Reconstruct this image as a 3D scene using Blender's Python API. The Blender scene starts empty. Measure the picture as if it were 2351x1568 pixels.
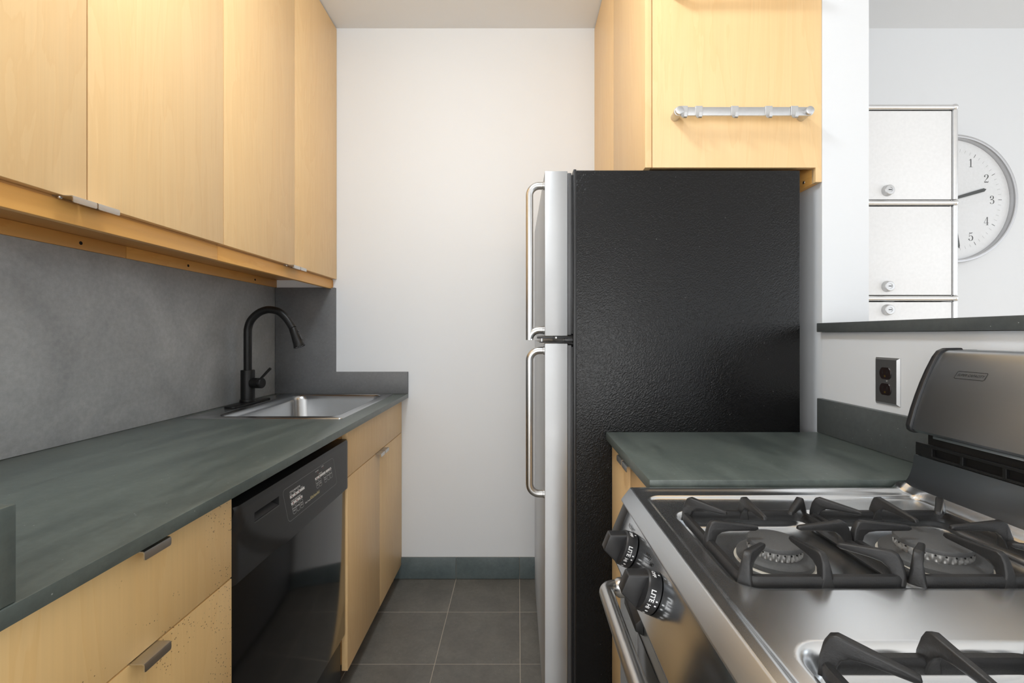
import bpy, bmesh, math, random
from mathutils import Vector, Matrix
random.seed(7)
sc = bpy.context.scene
COL = sc.collection
R = math.radians

# ------------------------------------------------------------------ camera, world, lights, exposure
cam_d = bpy.data.cameras.new('camera')
cam_d.sensor_width = 36.0
cam_d.lens = 16.0
cam_d.shift_x = -13.0 / 2351
cam_d.shift_y = -15.0 / 2351
cam_d.clip_start = 0.01
cam = bpy.data.objects.new('camera', cam_d)
COL.objects.link(cam)
cam.location = (0, 0, 1.2)
cam.rotation_euler = (R(90), 0, 0)
sc.camera = cam

w = bpy.data.worlds.new('sky'); sc.world = w
w.use_nodes = True
w.node_tree.nodes['Background'].inputs[0].default_value = (0.75, 0.87, 1.0, 1)
w.node_tree.nodes['Background'].inputs[1].default_value = 1.0

def area(name, loc, rot, sx, sy, power, color=(1, 1, 1)):
    l = bpy.data.lights.new(name, 'AREA')
    l.shape = 'RECTANGLE'; l.size = sx; l.size_y = sy
    l.energy = power; l.color = color
    o = bpy.data.objects.new(name, l); COL.objects.link(o)
    o.location = loc; o.rotation_euler = rot
    return o
# daylight through the unseen rear window, and through openings added to brighten the kitchen
area('window_daylight', (3.0, -3.36, 1.6), (R(90), 0, 0), 2.8, 1.5, 13, (1.0, 0.975, 0.945))
area('added_rear_daylight', (0.1, -3.36, 1.15), (R(90), 0, 0), 1.7, 2.1, 40, (1.0, 0.975, 0.945))  # unseen rear door, added to carry light down the aisle
area('added_right_daylight', (4.55, -0.9, 1.3), (R(90), 0, R(90)), 4.4, 2.4, 35, (1.0, 0.975, 0.945))  # unseen glazing on the right, enlarged to light drawers and splashback
area('added_left_daylight', (-1.17, -1.75, 1.55), (R(90), 0, R(-90)), 2.5, 1.5, 32, (1.0, 0.975, 0.945))  # unseen left window, added to light the half wall
LAMP = (-0.3, 0.80, 0.17)      # x, y, radius of the unseen opal ceiling lamp, placed to light the kitchen
LAMP_POWER = 19.5

sc.view_settings.view_transform = 'Standard'
sc.view_settings.look = 'None'
sc.view_settings.gamma = 1.0
sc.view_settings.use_curve_mapping = False
sc.view_settings.exposure = 0.16

# ------------------------------------------------------------------ materials
def s2l(c):
    return tuple((v / 255 / 12.92) if v / 255 <= 0.04045 else ((v / 255 + 0.055) / 1.055) ** 2.4 for v in c)

class NT:
    def __init__(self, name):
        self.m = bpy.data.materials.new(name); self.m.use_nodes = True
        self.t = self.m.node_tree; self.b = self.t.nodes['Principled BSDF']
    def n(self, typ, **kw):
        nd = self.t.nodes.new(typ)
        for k, v in kw.items():
            if k in nd.inputs: nd.inputs[k].default_value = v
            else: setattr(nd, k, v)
        return nd
    def l(self, a, b): self.t.links.new(a, b)
    def coords(self, scale, rnd=0.0):
        tc = self.n('ShaderNodeTexCoord'); mp = self.n('ShaderNodeMapping')
        mp.inputs['Scale'].default_value = scale
        self.l(tc.outputs['Object'], mp.inputs['Vector'])
        if rnd:
            oi = self.n('ShaderNodeObjectInfo'); mu = self.n('ShaderNodeMath', operation='MULTIPLY')
            mu.inputs[1].default_value = rnd
            self.l(oi.outputs['Random'], mu.inputs[0])
            cx = self.n('ShaderNodeCombineXYZ')
            self.l(mu.outputs[0], cx.inputs[0]); self.l(mu.outputs[0], cx.inputs[1]); self.l(mu.outputs[0], cx.inputs[2])
            self.l(cx.outputs[0], mp.inputs['Location'])
        return mp.outputs['Vector']
    def noise(self, vec, scale, detail=4.0, rough=0.55, dist=0.0):
        nd = self.n('ShaderNodeTexNoise')
        nd.inputs['Scale'].default_value = scale; nd.inputs['Detail'].default_value = detail
        nd.inputs['Roughness'].default_value = rough; nd.inputs['Distortion'].default_value = dist
        self.l(vec, nd.inputs['Vector']); return nd.outputs['Fac']
    def ramp(self, fac, stops):
        r = self.n('ShaderNodeValToRGB'); e = r.color_ramp.elements
        while len(e) < len(stops): e.new(0.5)
        for i, (p, c) in enumerate(stops):
            e[i].position = p; e[i].color = tuple(c) + (1,) if len(c) == 3 else c
        self.l(fac, r.inputs['Fac']); return r.outputs['Color']
    def mix(self, a, b, fac, mode='MIX'):
        m = self.n('ShaderNodeMix', data_type='RGBA', blend_type=mode)
        for s, v in ((m.inputs[6], a), (m.inputs[7], b)):
            if hasattr(v, 'type'): self.l(v, s)
            else: s.default_value = tuple(v) + (1,)
        if hasattr(fac, 'type'): self.l(fac, m.inputs[0])
        else: m.inputs[0].default_value = fac
        return m.outputs[2]
    def bump(self, h, strength, dist=0.001):
        b = self.n('ShaderNodeBump'); b.inputs['Strength'].default_value = strength
        b.inputs['Distance'].default_value = dist
        self.l(h, b.inputs['Height']); self.l(b.outputs['Normal'], self.b.inputs['Normal'])
    def set(self, col=None, rough=None, metal=None, spec=None, coat=None):
        if col is not None:
            if hasattr(col, 'type'): self.l(col, self.b.inputs['Base Color'])
            else: self.b.inputs['Base Color'].default_value = tuple(col) + (1,)
        if rough is not None:
            if hasattr(rough, 'type'): self.l(rough, self.b.inputs['Roughness'])
            else: self.b.inputs['Roughness'].default_value = rough
        if metal is not None: self.b.inputs['Metallic'].default_value = metal
        if spec is not None: self.b.inputs['Specular IOR Level'].default_value = spec
        if coat is not None: self.b.inputs['Coat Weight'].default_value = coat
        return self.m

def plain(name, col, rough=0.5, metal=0.0, spec=0.5, coat=0.0):
    """a single colour with a little procedural grain"""
    t = NT(name); v = t.coords((1, 1, 1))
    f = t.noise(v, 90, 3)
    c = t.mix(tuple(x * 0.93 for x in col), tuple(min(1, x * 1.06) for x in col), f)
    return t.set(c, rough, metal, spec, coat)

def wood(name, axis, light, dark, worn=False, rough=0.42):
    t = NT(name)
    sc_ = {'z': (5.5, 5.5, 0.75), 'y': (6, 0.8, 6), 'x': (0.8, 6, 6)}[axis]
    sf_ = {'z': (1, 1, 0.02), 'y': (1, 0.02, 1), 'x': (0.02, 1, 1)}[axis]
    k_ = 0.0 if axis == 'y' else 1.0
    v = t.coords(sc_, 9.0 * k_); vf = t.coords(sf_, 3.0 * k_); vb = t.coords((1, 1, 1), 5.0 * k_)
    f1 = t.noise(v, 1.1, 5, 0.5, 1.3)
    wv = t.n('ShaderNodeMath', operation='MULTIPLY'); wv.inputs[1].default_value = 9.0
    t.l(f1, wv.inputs[0])
    fr = t.n('ShaderNodeMath', operation='FRACT'); t.l(wv.outputs[0], fr.inputs[0])
    c1 = t.ramp(fr.outputs[0], [(0.0, dark), (0.06, tuple(min(1, q * 1.03) for q in light)), (0.3, light), (0.8, tuple((p + q) / 2 for p, q in zip(light, dark))), (1.0, dark)])
    f2 = t.noise(vf, 160, 3, 0.6)
    c2 = t.ramp(f2, [(0.3, tuple(x * 0.93 for x in light)), (0.7, light)])
    base = t.mix(c1, c2, 0.62)
    f3 = t.noise(vb, 1.7, 2)
    tone = t.ramp(f3, [(0.3, (0.93, 0.90, 0.84)), (0.7, (1.0, 1.0, 1.0))])
    base = t.mix(base, tone, 0.55, 'MULTIPLY')
    if worn:
        vo = t.n('ShaderNodeTexVoronoi'); vo.inputs['Scale'].default_value = 165
        t.l(t.coords((1, 1, 1)), vo.inputs['Vector'])
        dots = t.ramp(vo.outputs['Distance'], [(0.13, (1, 1, 1)), (0.20, (0, 0, 0))])
        cl = t.noise(t.coords((1, 1, 1)), 14, 3)
        sx = t.n('ShaderNodeSeparateXYZ'); t.l(t.coords((1, 1, 1)), sx.inputs[0])
        gr = t.n('ShaderNodeMapRange'); gr.inputs[1].default_value = -0.2; gr.inputs[2].default_value = 0.2
        gr.inputs[3].default_value = -0.18; gr.inputs[4].default_value = 0.10
        t.l(sx.outputs[1], gr.inputs[0])
        ad = t.n('ShaderNodeMath', operation='ADD'); t.l(cl, ad.inputs[0]); t.l(gr.outputs[0], ad.inputs[1])
        msk = t.ramp(ad.outputs[0], [(0.54, (0, 0, 0)), (0.60, (1, 1, 1))])
        dm = t.mix(dots, msk, 1.0, 'MULTIPLY')
        base = t.mix(base, s2l((96, 60, 30)), dm)
    t.bump(f2, 0.05, 0.0004)
    return t.set(base, rough)

LW = s2l((243, 206, 152)); DW = s2l((237, 194, 136))
M = {}
M['maple'] = wood('maple_veneer', 'z', LW, DW)
M['maple_worn'] = wood('maple_veneer_worn', 'z', s2l((248, 210, 148)), s2l((244, 200, 132)), True)
M['maple_y'] = wood('maple_solid_lengthwise', 'y', s2l((238, 180, 100)), s2l((226, 160, 80)))
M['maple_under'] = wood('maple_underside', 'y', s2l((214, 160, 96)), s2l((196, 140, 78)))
M['maple_edge'] = plain('maple_edge', s2l((206, 148, 80)), 0.5)

def slate(name, a, b, rough=0.38, streak=(3, 3, 3), bumpy=0.12, spec=0.5):
    t = NT(name)
    v = t.coords(streak, 2.0); vb = t.coords((1, 1, 1), 2.0)
    f1 = t.noise(v, 2.2, 7, 0.6, 0.6)
    c = t.ramp(f1, [(0.3, a), (0.7, b)])
    f2 = t.noise(vb, 70, 4, 0.7)
    c = t.mix(c, t.ramp(f2, [(0.35, (0.82, 0.82, 0.82)), (0.7, (1.12, 1.12, 1.12))]), 0.6, 'MULTIPLY')
    vo = t.n('ShaderNodeTexVoronoi'); vo.inputs['Scale'].default_value = 48
    t.l(vb, vo.inputs['Vector'])
    d = t.ramp(vo.outputs['Distance'], [(0.035, (1, 1, 1)), (0.06, (0, 0, 0))])
    c = t.mix(c, s2l((150, 155, 152)), d)
    rr = t.n('ShaderNodeMapRange'); rr.inputs[3].default_value = rough - 0.07; rr.inputs[4].default_value = rough + 0.1
    t.l(f1, rr.inputs[0])
    t.bump(t.noise(vb, 26, 8, 0.65), bumpy, 0.002)
    return t.set(c, rr.outputs[0], spec=spec)
M['slate_top'] = slate('slate_worktop', s2l((72, 80, 77)), s2l((100, 108, 103)), 0.33, (6, 1.2, 4), 0.035)
M['slate_lit'] = slate('slate_splashback_lit', s2l((152, 155, 156)), s2l((180, 183, 184)), 0.42, (2, 2, 2), 0.10)  # same slate lightened, the brighter light put into its colour
M['slate_edge'] = slate('slate_honed', s2l((74, 78, 78)), s2l((92, 96, 95)), 0.42, (2, 2, 2), 0.08)
M['slate_shaded'] = slate('slate_splashback_shaded', s2l((96, 97, 98)), s2l((112, 113, 114)), 0.42, (2, 2, 2), 0.10)  # same slate darkened, the shade put into its colour
M['slate_floor'] = slate('slate_floor_tile', s2l((98, 95, 89)), s2l((118, 115, 108)), 0.45, (4, 4, 4), 0.22)
M['slate_skirt'] = slate('slate_skirting_tile', s2l((86, 98, 99)), s2l((102, 113, 114)), 0.45, (4, 4, 4), 0.10)
M['grout'] = plain('grout', s2l((178, 168, 154)), 0.9)

def paint(name, col, rough=0.6):
    t = NT(name); v = t.coords((1, 1, 1))
    t.bump(t.noise(v, 140, 3), 0.06, 0.001)
    f = t.noise(v, 1.5, 2)
    return t.set(t.mix(tuple(x * 0.98 for x in col), col, f), rough)
M['paint'] = paint('white_wall_paint', (0.785, 0.80, 0.815))
M['ceiling'] = paint('white_ceiling_paint', (0.86, 0.87, 0.88), 0.8)
M['floor_far'] = plain('living_room_floor', s2l((206, 190, 168)), 0.5)

def steel(name, col, rough, brush, aniso=0.6):
    """brushed steel; brush is the direction of the brush lines, the sheen spreads across them"""
    t = NT(name)
    v = t.coords({'x': (0.02, 1, 1), 'y': (1, 0.02, 1), 'z': (1, 1, 0.02)}[brush])
    f = t.noise(v, 500, 3, 0.6)
    c = t.mix(tuple(x * 0.97 for x in col), col, f)
    sm = t.noise(t.coords((1, 1, 1)), 7, 3)
    rr = t.n('ShaderNodeMapRange'); rr.inputs[3].default_value = rough * 0.88; rr.inputs[4].default_value = rough * 1.12
    t.l(sm, rr.inputs[0])
    t.b.inputs['Anisotropic'].default_value = aniso
    cx = t.n('ShaderNodeCombineXYZ')
    for k, q in enumerate({'x': (0, 1, 0), 'y': (1, 0, 0.3), 'z': (0.02, 0.02, 1)}[brush]): cx.inputs[k].default_value = q
    t.l(cx.outputs[0], t.b.inputs['Tangent'])
    return t.set(c, rr.outputs[0], 1.0)
M['steel_x'] = steel('brushed_steel_deep', (0.52, 0.535, 0.55), 0.24, 'x', 0.3)
M['steel_top'] = steel('brushed_steel_cooktop', (0.88, 0.90, 0.92), 0.24, 'y', 0.5)
M['steel_y'] = steel('brushed_steel_long', (0.72, 0.75, 0.78), 0.36, 'y', 0.6)
M['steel_back'] = steel('brushed_steel_backguard', (0.44, 0.47, 0.505), 0.34, 'y', 0.6)
M['steel_panel'] = steel('smooth_steel_panel', (0.68, 0.70, 0.72), 0.17, 'y', 0.3)
M['steel_z'] = steel('brushed_steel_upright', (0.53, 0.535, 0.54), 0.55, 'z', 0.7)
M['steel_dark'] = steel('brushed_steel_dull', (0.55, 0.55, 0.55), 0.40, 'y', 0.2)
M['nickel'] = steel('satin_nickel', (0.58, 0.575, 0.565), 0.30, 'y', 0.0)
M['alu'] = plain('satin_aluminium', (0.62, 0.62, 0.62), 0.45, 1.0)
M['chrome'] = plain('chrome', (0.80, 0.80, 0.80), 0.24, 1.0)
M['black_plastic'] = plain('black_plastic', (0.018, 0.018, 0.019), 0.38)
M['black_gloss'] = plain('black_gloss_enamel', (0.006, 0.006, 0.0065), 0.10)
M['black_matte'] = plain('matte_black_metal', (0.008, 0.008, 0.008), 0.40, 0.0, 0.3)
M['dark_void'] = plain('dark_cavity', (0.01, 0.009, 0.008), 0.8)
M['dark_grey'] = plain('dark_grey_plastic', (0.07, 0.07, 0.072), 0.4)
M['white_print'] = plain('white_print', (0.88, 0.88, 0.88), 0.5)
M['grey_print'] = plain('grey_print', (0.28, 0.28, 0.29), 0.5)
M['gold_print'] = plain('gold_print', (0.72, 0.62, 0.34), 0.5)
M['red_led'] = plain('red_lamp_lens', (0.20, 0.02, 0.02), 0.3)
M['black_print'] = plain('black_print', (0.015, 0.015, 0.015), 0.5)
M['brown_plastic'] = plain('brown_plastic', (0.016, 0.009, 0.008), 0.3)
M['brass'] = plain('brass', (0.60, 0.42, 0.12), 0.3, 1.0)
M['white_enamel'] = plain('white_powder_coat', (0.86, 0.86, 0.86), 0.35)
M['cream_reflection'] = plain('cream_reflection', (0.60, 0.56, 0.48), 0.4)  # pale colour standing in for a reflection under the burner
M['clock_face'] = plain('clock_face_white', (0.83, 0.84, 0.85), 0.6)
M['clock_ink'] = plain('clock_ink', (0.10, 0.10, 0.10), 0.6)
M['clock_ink_pale'] = plain('clock_ink_pale', (0.38, 0.38, 0.38), 0.6)
M['hand'] = plain('clock_hand_grey', (0.08, 0.085, 0.085), 0.5)
M['clock_rim'] = plain('clock_rim_silver', (0.52, 0.52, 0.53), 0.35, 0.6)
M['burner_alu'] = plain('burner_aluminium', (0.55, 0.54, 0.52), 0.42, 0.9)

def cast_iron():
    t = NT('cast_iron'); v = t.coords((1, 1, 1))
    f = t.noise(v, 260, 5, 0.7)
    t.bump(f, 0.35, 0.0012)
    c = t.mix((0.013, 0.013, 0.013), (0.026, 0.025, 0.025), t.noise(v, 30, 4))
    return t.set(c, 0.42)
M['iron'] = cast_iron()
def cap_iron():
    t = NT('burner_cap_enamel'); v = t.coords((1, 1, 1))
    f = t.noise(v, 420, 4, 0.7)
    t.bump(f, 0.3, 0.0008)
    return t.set(t.mix((0.055, 0.055, 0.055), (0.10, 0.10, 0.098), f), 0.55)
M['cap'] = cap_iron()
def leather_black():
    t = NT('textured_black_enamel'); v = t.coords((1, 1, 1))
    vo = t.n('ShaderNodeTexVoronoi', feature='SMOOTH_F1'); vo.inputs['Scale'].default_value = 240
    wob = t.noise(v, 60, 4)
    add = t.n('ShaderNodeVectorMath', operation='ADD')
    sca = t.n('ShaderNodeVectorMath', operation='SCALE'); sca.inputs['Scale'].default_value = 0.02
    cx = t.n('ShaderNodeCombineXYZ'); t.l(wob, cx.inputs[0]); t.l(wob, cx.inputs[2])
    t.l(cx.outputs[0], sca.inputs[0]); t.l(v, add.inputs[0]); t.l(sca.outputs[0], add.inputs[1])
    t.l(add.outputs[0], vo.inputs['Vector'])
    t.bump(vo.outputs['Distance'], 0.5, 0.0016)
    vd = t.n('ShaderNodeTexVoronoi'); vd.inputs['Scale'].default_value = 34
    t.l(v, vd.inputs['Vector'])
    d = t.ramp(vd.outputs['Distance'], [(0.03, (1, 1, 1)), (0.05, (0, 0, 0))])
    c = t.mix((0.006, 0.006, 0.0062), (0.12, 0.12, 0.12), d)
    return t.set(c, 0.26, spec=0.30)
M['fridge_black'] = leather_black()
def glass():
    t = NT('clear_glass')
    tr = t.n('ShaderNodeBsdfTransparent'); gl = t.n('ShaderNodeBsdfGlossy'); gl.inputs['Roughness'].default_value = 0.02
    fr = t.n('ShaderNodeFresnel'); fr.inputs['IOR'].default_value = 1.12
    mx = t.n('ShaderNodeMixShader')
    t.l(fr.outputs[0], mx.inputs[0]); t.l(tr.outputs[0], mx.inputs[1]); t.l(gl.outputs[0], mx.inputs[2])
    t.l(mx.outputs[0], t.t.nodes['Material Output'].inputs['Surface'])
    return t.m
M['glass'] = glass()
def glow():
    t = NT('opal_glass_lit'); t.set((0.9, 0.9, 0.9), 0.3)
    t.b.inputs['Emission Color'].default_value = (0.87, 0.94, 1.0, 1)
    t.b.inputs['Emission Strength'].default_value = LAMP_POWER / (math.pi * 0.140)
    return t.m
M['lamp_glow'] = glow()

# ------------------------------------------------------------------ mesh helpers
def box(bm, lo, hi, bev=0.0, seg=2):
    lo = Vector(lo); hi = Vector(hi)
    b = bmesh.new() if bev else bm
    r = bmesh.ops.create_cube(b, size=1.0)
    mtx = Matrix.Translation((lo + hi) / 2) @ Matrix.Diagonal((*(hi - lo), 1))
    bmesh.ops.transform(b, matrix=mtx, verts=r['verts'])
    if bev:
        bmesh.ops.bevel(b, geom=b.edges[:], offset=bev, segments=seg, profile=0.5, affect='EDGES')
        merge(bm, b)
    return bm

def merge(bm, b, mtx=None):
    if mtx is not None: bmesh.ops.transform(b, matrix=mtx, verts=b.verts[:])
    me = bpy.data.meshes.new('tmp'); b.to_mesh(me); b.free()
    bm.from_mesh(me); bpy.data.meshes.remove(me)

def prism(bm, prof, axis, a, b, bev=0.0, seg=2):
    """extrude a closed 2-D profile along an axis. axis y: profile (x,z); x: (y,z); z: (x,y)"""
    t = bmesh.new()
    def P(p, h):
        return {'y': (p[0], h, p[1]), 'x': (h, p[0], p[1]), 'z': (p[0], p[1], h)}[axis]
    va = [t.verts.new(P(p, a)) for p in prof]; vb = [t.verts.new(P(p, b)) for p in prof]
    n = len(prof)
    t.faces.new(va); t.faces.new(vb[::-1])
    for i in range(n): t.faces.new((va[i], vb[i], vb[(i + 1) % n], va[(i + 1) % n]))
    bmesh.ops.recalc_face_normals(t, faces=t.faces[:])
    if bev:
        bmesh.ops.bevel(t, geom=t.edges[:], offset=bev, segments=seg, profile=0.5, affect='EDGES')
    merge(bm, t)

def tube(bm, pts, r, seg=14, caps=True):
    pts = [Vector(p) for p in pts]; n = len(pts)
    rad = r if isinstance(r, (list, tuple)) else [r] * n
    prev = None; rings = []
    for i, p in enumerate(pts):
        d = (pts[min(i + 1, n - 1)] - pts[max(i - 1, 0)]).normalized()
        if prev is None:
            u = d.orthogonal().normalized()
        else:
            u = (prev - d * prev.dot(d)).normalized()
        prev = u; v = d.cross(u)
        rings.append([bm.verts.new(p + (u * math.cos(2 * math.pi * k / seg) + v * math.sin(2 * math.pi * k / seg)) * rad[i]) for k in range(seg)])
    for a, b in zip(rings, rings[1:]):
        for k in range(seg): bm.faces.new((a[k], a[(k + 1) % seg], b[(k + 1) % seg], b[k]))
    if caps:
        bm.faces.new(rings[0][::-1]); bm.faces.new(rings[-1])

def lathe(bm, prof, origin=(0, 0, 0), axis=(0, 0, 1), seg=32):
    """prof: (radius, height) list along axis"""
    ax = Vector(axis).normalized(); u = ax.orthogonal().normalized(); v = ax.cross(u); o = Vector(origin)
    rings = []
    for r, h in prof:
        if r < 1e-6: rings.append([bm.verts.new(o + ax * h)])
        else: rings.append([bm.verts.new(o + ax * h + (u * math.cos(2 * math.pi * k / seg) + v * math.sin(2 * math.pi * k / seg)) * r) for k in range(seg)])
    for a, b in zip(rings, rings[1:]):
        for k in range(seg):
            k2 = (k + 1) % seg
            if len(a) == 1 and len(b) > 1: bm.faces.new((a[0], b[k2], b[k]))
            elif len(b) == 1 and len(a) > 1: bm.faces.new((a[k], a[k2], b[0]))
            elif len(a) > 1: bm.faces.new((a[k], a[k2], b[k2], b[k]))
    bmesh.ops.recalc_face_normals(bm, faces=bm.faces[:])

def arc_path(a, b, c, r, n=8):
    """points rounding corner b of the polyline a-b-c with radius r"""
    a, b, c = Vector(a), Vector(b), Vector(c)
    u = (a - b).normalized(); v = (c - b).normalized()
    ang = u.angle(v); t = r / math.tan(ang / 2)
    cen = b + (u + v).normalized() * (r / math.sin(ang / 2))
    p0 = b + u * t - cen; p1 = b + v * t - cen
    return [cen + (p0 * math.sin((1 - i / n) * p0.angle(p1)) + p1 * math.sin(i / n * p0.angle(p1))) / math.sin(p0.angle(p1)) for i in range(n + 1)]

def root_of(p):
    while p.parent: p = p.parent
    return p

def obj(name, bm, mat, parent=None, smooth=True, angle=35):
    bmesh.ops.remove_doubles(bm, verts=bm.verts[:], dist=1e-6)
    me = bpy.data.meshes.new(name)
    if parent is not None:
        off = Vector(root_of(parent).location)
        bmesh.ops.translate(bm, verts=bm.verts[:], vec=-off)
    bm.to_mesh(me); bm.free()
    if smooth:
        for p in me.polygons: p.use_smooth = True
        me.set_sharp_from_angle(angle=R(angle))
    me.materials.append(M[mat])
    o = bpy.data.objects.new(name, me); COL.objects.link(o)
    if parent is not None: o.parent = parent
    return o

def bx(name, lo, hi, mat, parent=None, bev=0.0015):
    bm = bmesh.new(); box(bm, lo, hi, bev)
    return obj(name, bm, mat, parent)

def tag(o, label, cat, group=None):
    o['label'] = label; o['category'] = cat
    if group: o['group'] = group
    return o

def thing(name, label, cat, loc, group=None):
    o = bpy.data.objects.new(name, None); COL.objects.link(o)
    o.empty_display_size = 0.05
    o.location = loc
    return tag(o, label, cat, group)

def struct(name, bm, mat):
    o = obj(name, bm, mat); o['kind'] = 'structure'; return o
def sbox(name, lo, hi, mat):
    bm = bmesh.new(); box(bm, lo, hi); return struct(name, bm, mat)

def text_bm(s, size, shear=0.0, align='CENTER', bold=0.022):
    cu = bpy.data.curves.new('t', 'FONT'); cu.body = s; cu.size = size; cu.shear = shear
    cu.align_x = align; cu.align_y = 'CENTER'; cu.resolution_u = 2; cu.offset = size * bold
    o = bpy.data.objects.new('t', cu); COL.objects.link(o)
    bpy.context.view_layer.update()
    dg = bpy.context.evaluated_depsgraph_get()
    me = bpy.data.meshes.new_from_object(o.evaluated_get(dg))
    b = bmesh.new(); b.from_mesh(me)
    bpy.data.meshes.remove(me); bpy.data.objects.remove(o); bpy.data.curves.remove(cu)
    return b
def put(bm, flat, fn):
    """move a flat mesh's points (x,y) through fn and add it to bm"""
    for v in flat.verts: v.co = fn(v.co.x, v.co.y)
    merge(bm, flat)
def ribbon(pts, wds):
    """flat stroke with a width at each point"""
    b = bmesh.new(); pts = [Vector((p[0], p[1])) for p in pts]; L = []; Rr = []
    for i, p in enumerate(pts):
        d = (pts[min(i + 1, len(pts) - 1)] - pts[max(i - 1, 0)]).normalized()
        nrm = Vector((-d.y, d.x)) * wds[i] / 2
        L.append(b.verts.new((p.x + nrm.x, p.y + nrm.y, 0))); Rr.append(b.verts.new((p.x - nrm.x, p.y - nrm.y, 0)))
    for i in range(len(pts) - 1): b.faces.new((L[i], Rr[i], Rr[i + 1], L[i + 1]))
    return b
def disc(cx, cy, r, n=14):
    b = bmesh.new(); b.faces.new([b.verts.new((cx + r * math.cos(2 * math.pi * k / n), cy + r * math.sin(2 * math.pi * k / n), 0)) for k in range(n)]); return b
def rrect(x0, y0, x1, y1, r, n=5):
    P = []
    for cx, cy, a in ((x1 - r, y1 - r, 0), (x0 + r, y1 - r, 90), (x0 + r, y0 + r, 180), (x1 - r, y0 + r, 270)):
        for k in range(n + 1):
            t = R(a + 90 * k / n); P.append((cx + r * math.cos(t), cy + r * math.sin(t)))
    return P
def outline(x0, y0, x1, y1, r, wd):
    P = rrect(x0, y0, x1, y1, r); Q = rrect(x0 + wd, y0 + wd, x1 - wd, y1 - wd, max(r - wd, 1e-4))
    b = bmesh.new(); a = [b.verts.new((*p, 0)) for p in P]; c = [b.verts.new((*p, 0)) for p in Q]; n = len(P)
    for i in range(n): b.faces.new((a[i], a[(i + 1) % n], c[(i + 1) % n], c[i]))
    return b
def fill(P):
    b = bmesh.new(); b.faces.new([b.verts.new((*p, 0)) for p in P]); return b

# ------------------------------------------------------------------ the setting
D = 2.247          # back wall
H = 2.714          # ceiling
XL = -1.207        # left wall
XR = 0.905         # kitchen side of the partition
fl = sbox('floor', (-1.4, -3.5, -0.08), (4.8, D + 0.1, -0.0012), 'grout')
bx('floorboards', (1.06, -3.4, -0.0010), (4.6, D, 0.0), 'floor_far', fl, 0)
bx('floorboards', (-1.2, -3.4, -0.0010), (1.058, -1.52, 0.0), 'floor_far', fl, 0)
P_ = 0.312
tb = bmesh.new(); box(tb, (0.0014, 0.0014, -0.02), (P_ - 0.0014, P_ - 0.0014, 0), 0.0006, 1)
tile_me = None
ys = [(1.972, D)] + [(1.972 - P_ * (k + 1), 1.972 - P_ * k) for k in range(11)]
for i in range(6):
    x0 = -0.303 + P_ * (i - 3)
    for j, (y0, y1) in enumerate(ys):
        if j == 0:
            b = bmesh.new(); box(b, (0.0014, 0.0014, -0.02), (P_ - 0.0014, y1 - y0 - 0.002, 0), 0.0006, 1)
            o = obj('tile', b, 'slate_floor', fl)
        elif tile_me is None:
            o = obj('tile', tb, 'slate_floor', fl); tile_me = o.data
        else:
            o = bpy.data.objects.new('tile', tile_me); COL.objects.link(o); o.parent = fl
        o.location = (x0, y0, random.uniform(-0.0004, 0.0))
sbox('wall_back', (XL - 0.1, D, 0), (4.7, D + 0.1, H), 'paint')
sbox('wall_partition', (XR, 1.353, 0), (1.044, D, H), 'paint')
sbox('wall_half', (XR, 0.08, 0), (1.03, 1.3525, 1.2075), 'paint')
sbox('ceiling', (XL - 0.1, -3.5, H), (4.7, D + 0.1, H + 0.1), 'ceiling')
t = thing('unseen_ceiling_lamp', 'unseen round opal glass ceiling lamp above the kitchen aisle', 'lamp', (LAMP[0], LAMP[1], H))
bm = bmesh.new(); lathe(bm, [(0, -0.0005), (LAMP[2] + 0.012, -0.0005), (LAMP[2] + 0.012, -0.018), (LAMP[2], -0.022), (0, -0.022)], (LAMP[0], LAMP[1], H), (0, 0, 1), 40)
obj('rim', bm, 'alu', t)
bm = bmesh.new(); lathe(bm, [(LAMP[2], -0.0225)] + [(LAMP[2] * math.cos(R(a)), -0.0225 - 0.11 * math.sin(R(a))) for a in range(10, 90, 10)] + [(0, -0.1325)], (LAMP[0], LAMP[1], H), (0, 0, 1), 40)
obj('shade', bm, 'lamp_glow', t)
# rear wall with its window and an added door, side walls with added openings
def pierced(axis, a0, a1, h0, h1, lo, hi, pos):
    b = bmesh.new()
    for u0, u1, v0, v1 in ((lo, a0, 0, H), (a1, hi, 0, H), (a0, a1, 0, h0), (a0, a1, h1, H)):
        if u1 - u0 < 1e-4 or v1 - v0 < 1e-4: continue
        if axis == 'x': box(b, (u0, pos[0], v0), (u1, pos[1], v1))
        else: box(b, (pos[0], u0, v0), (pos[1], u1, v1))
    return b
b = bmesh.new()
for lo_, hi_ in (((XL, -3.5, 0), (-0.78, -3.4, H)), ((-0.78, -3.5, 2.25), (0.98, -3.4, H)), ((0.98, -3.5, 0), (1.6, -3.4, H)), ((1.6, -3.5, 0), (4.4, -3.4, 0.85)), ((1.6, -3.5, 2.35), (4.4, -3.4, H)), ((4.4, -3.5, 0), (4.6, -3.4, H))):
    box(b, lo_, hi_)
struct('wall_rear', b, 'paint')
struct('wall_right', pierced('y', -3.2, 1.4, 0.05, 2.55, -3.4, D, (4.6, 4.7)), 'paint')
struct('wall_left', pierced('y', -3.0, -0.5, 0.8, 2.3, -3.4, D, (XL - 0.1, XL)), 'paint')
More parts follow.
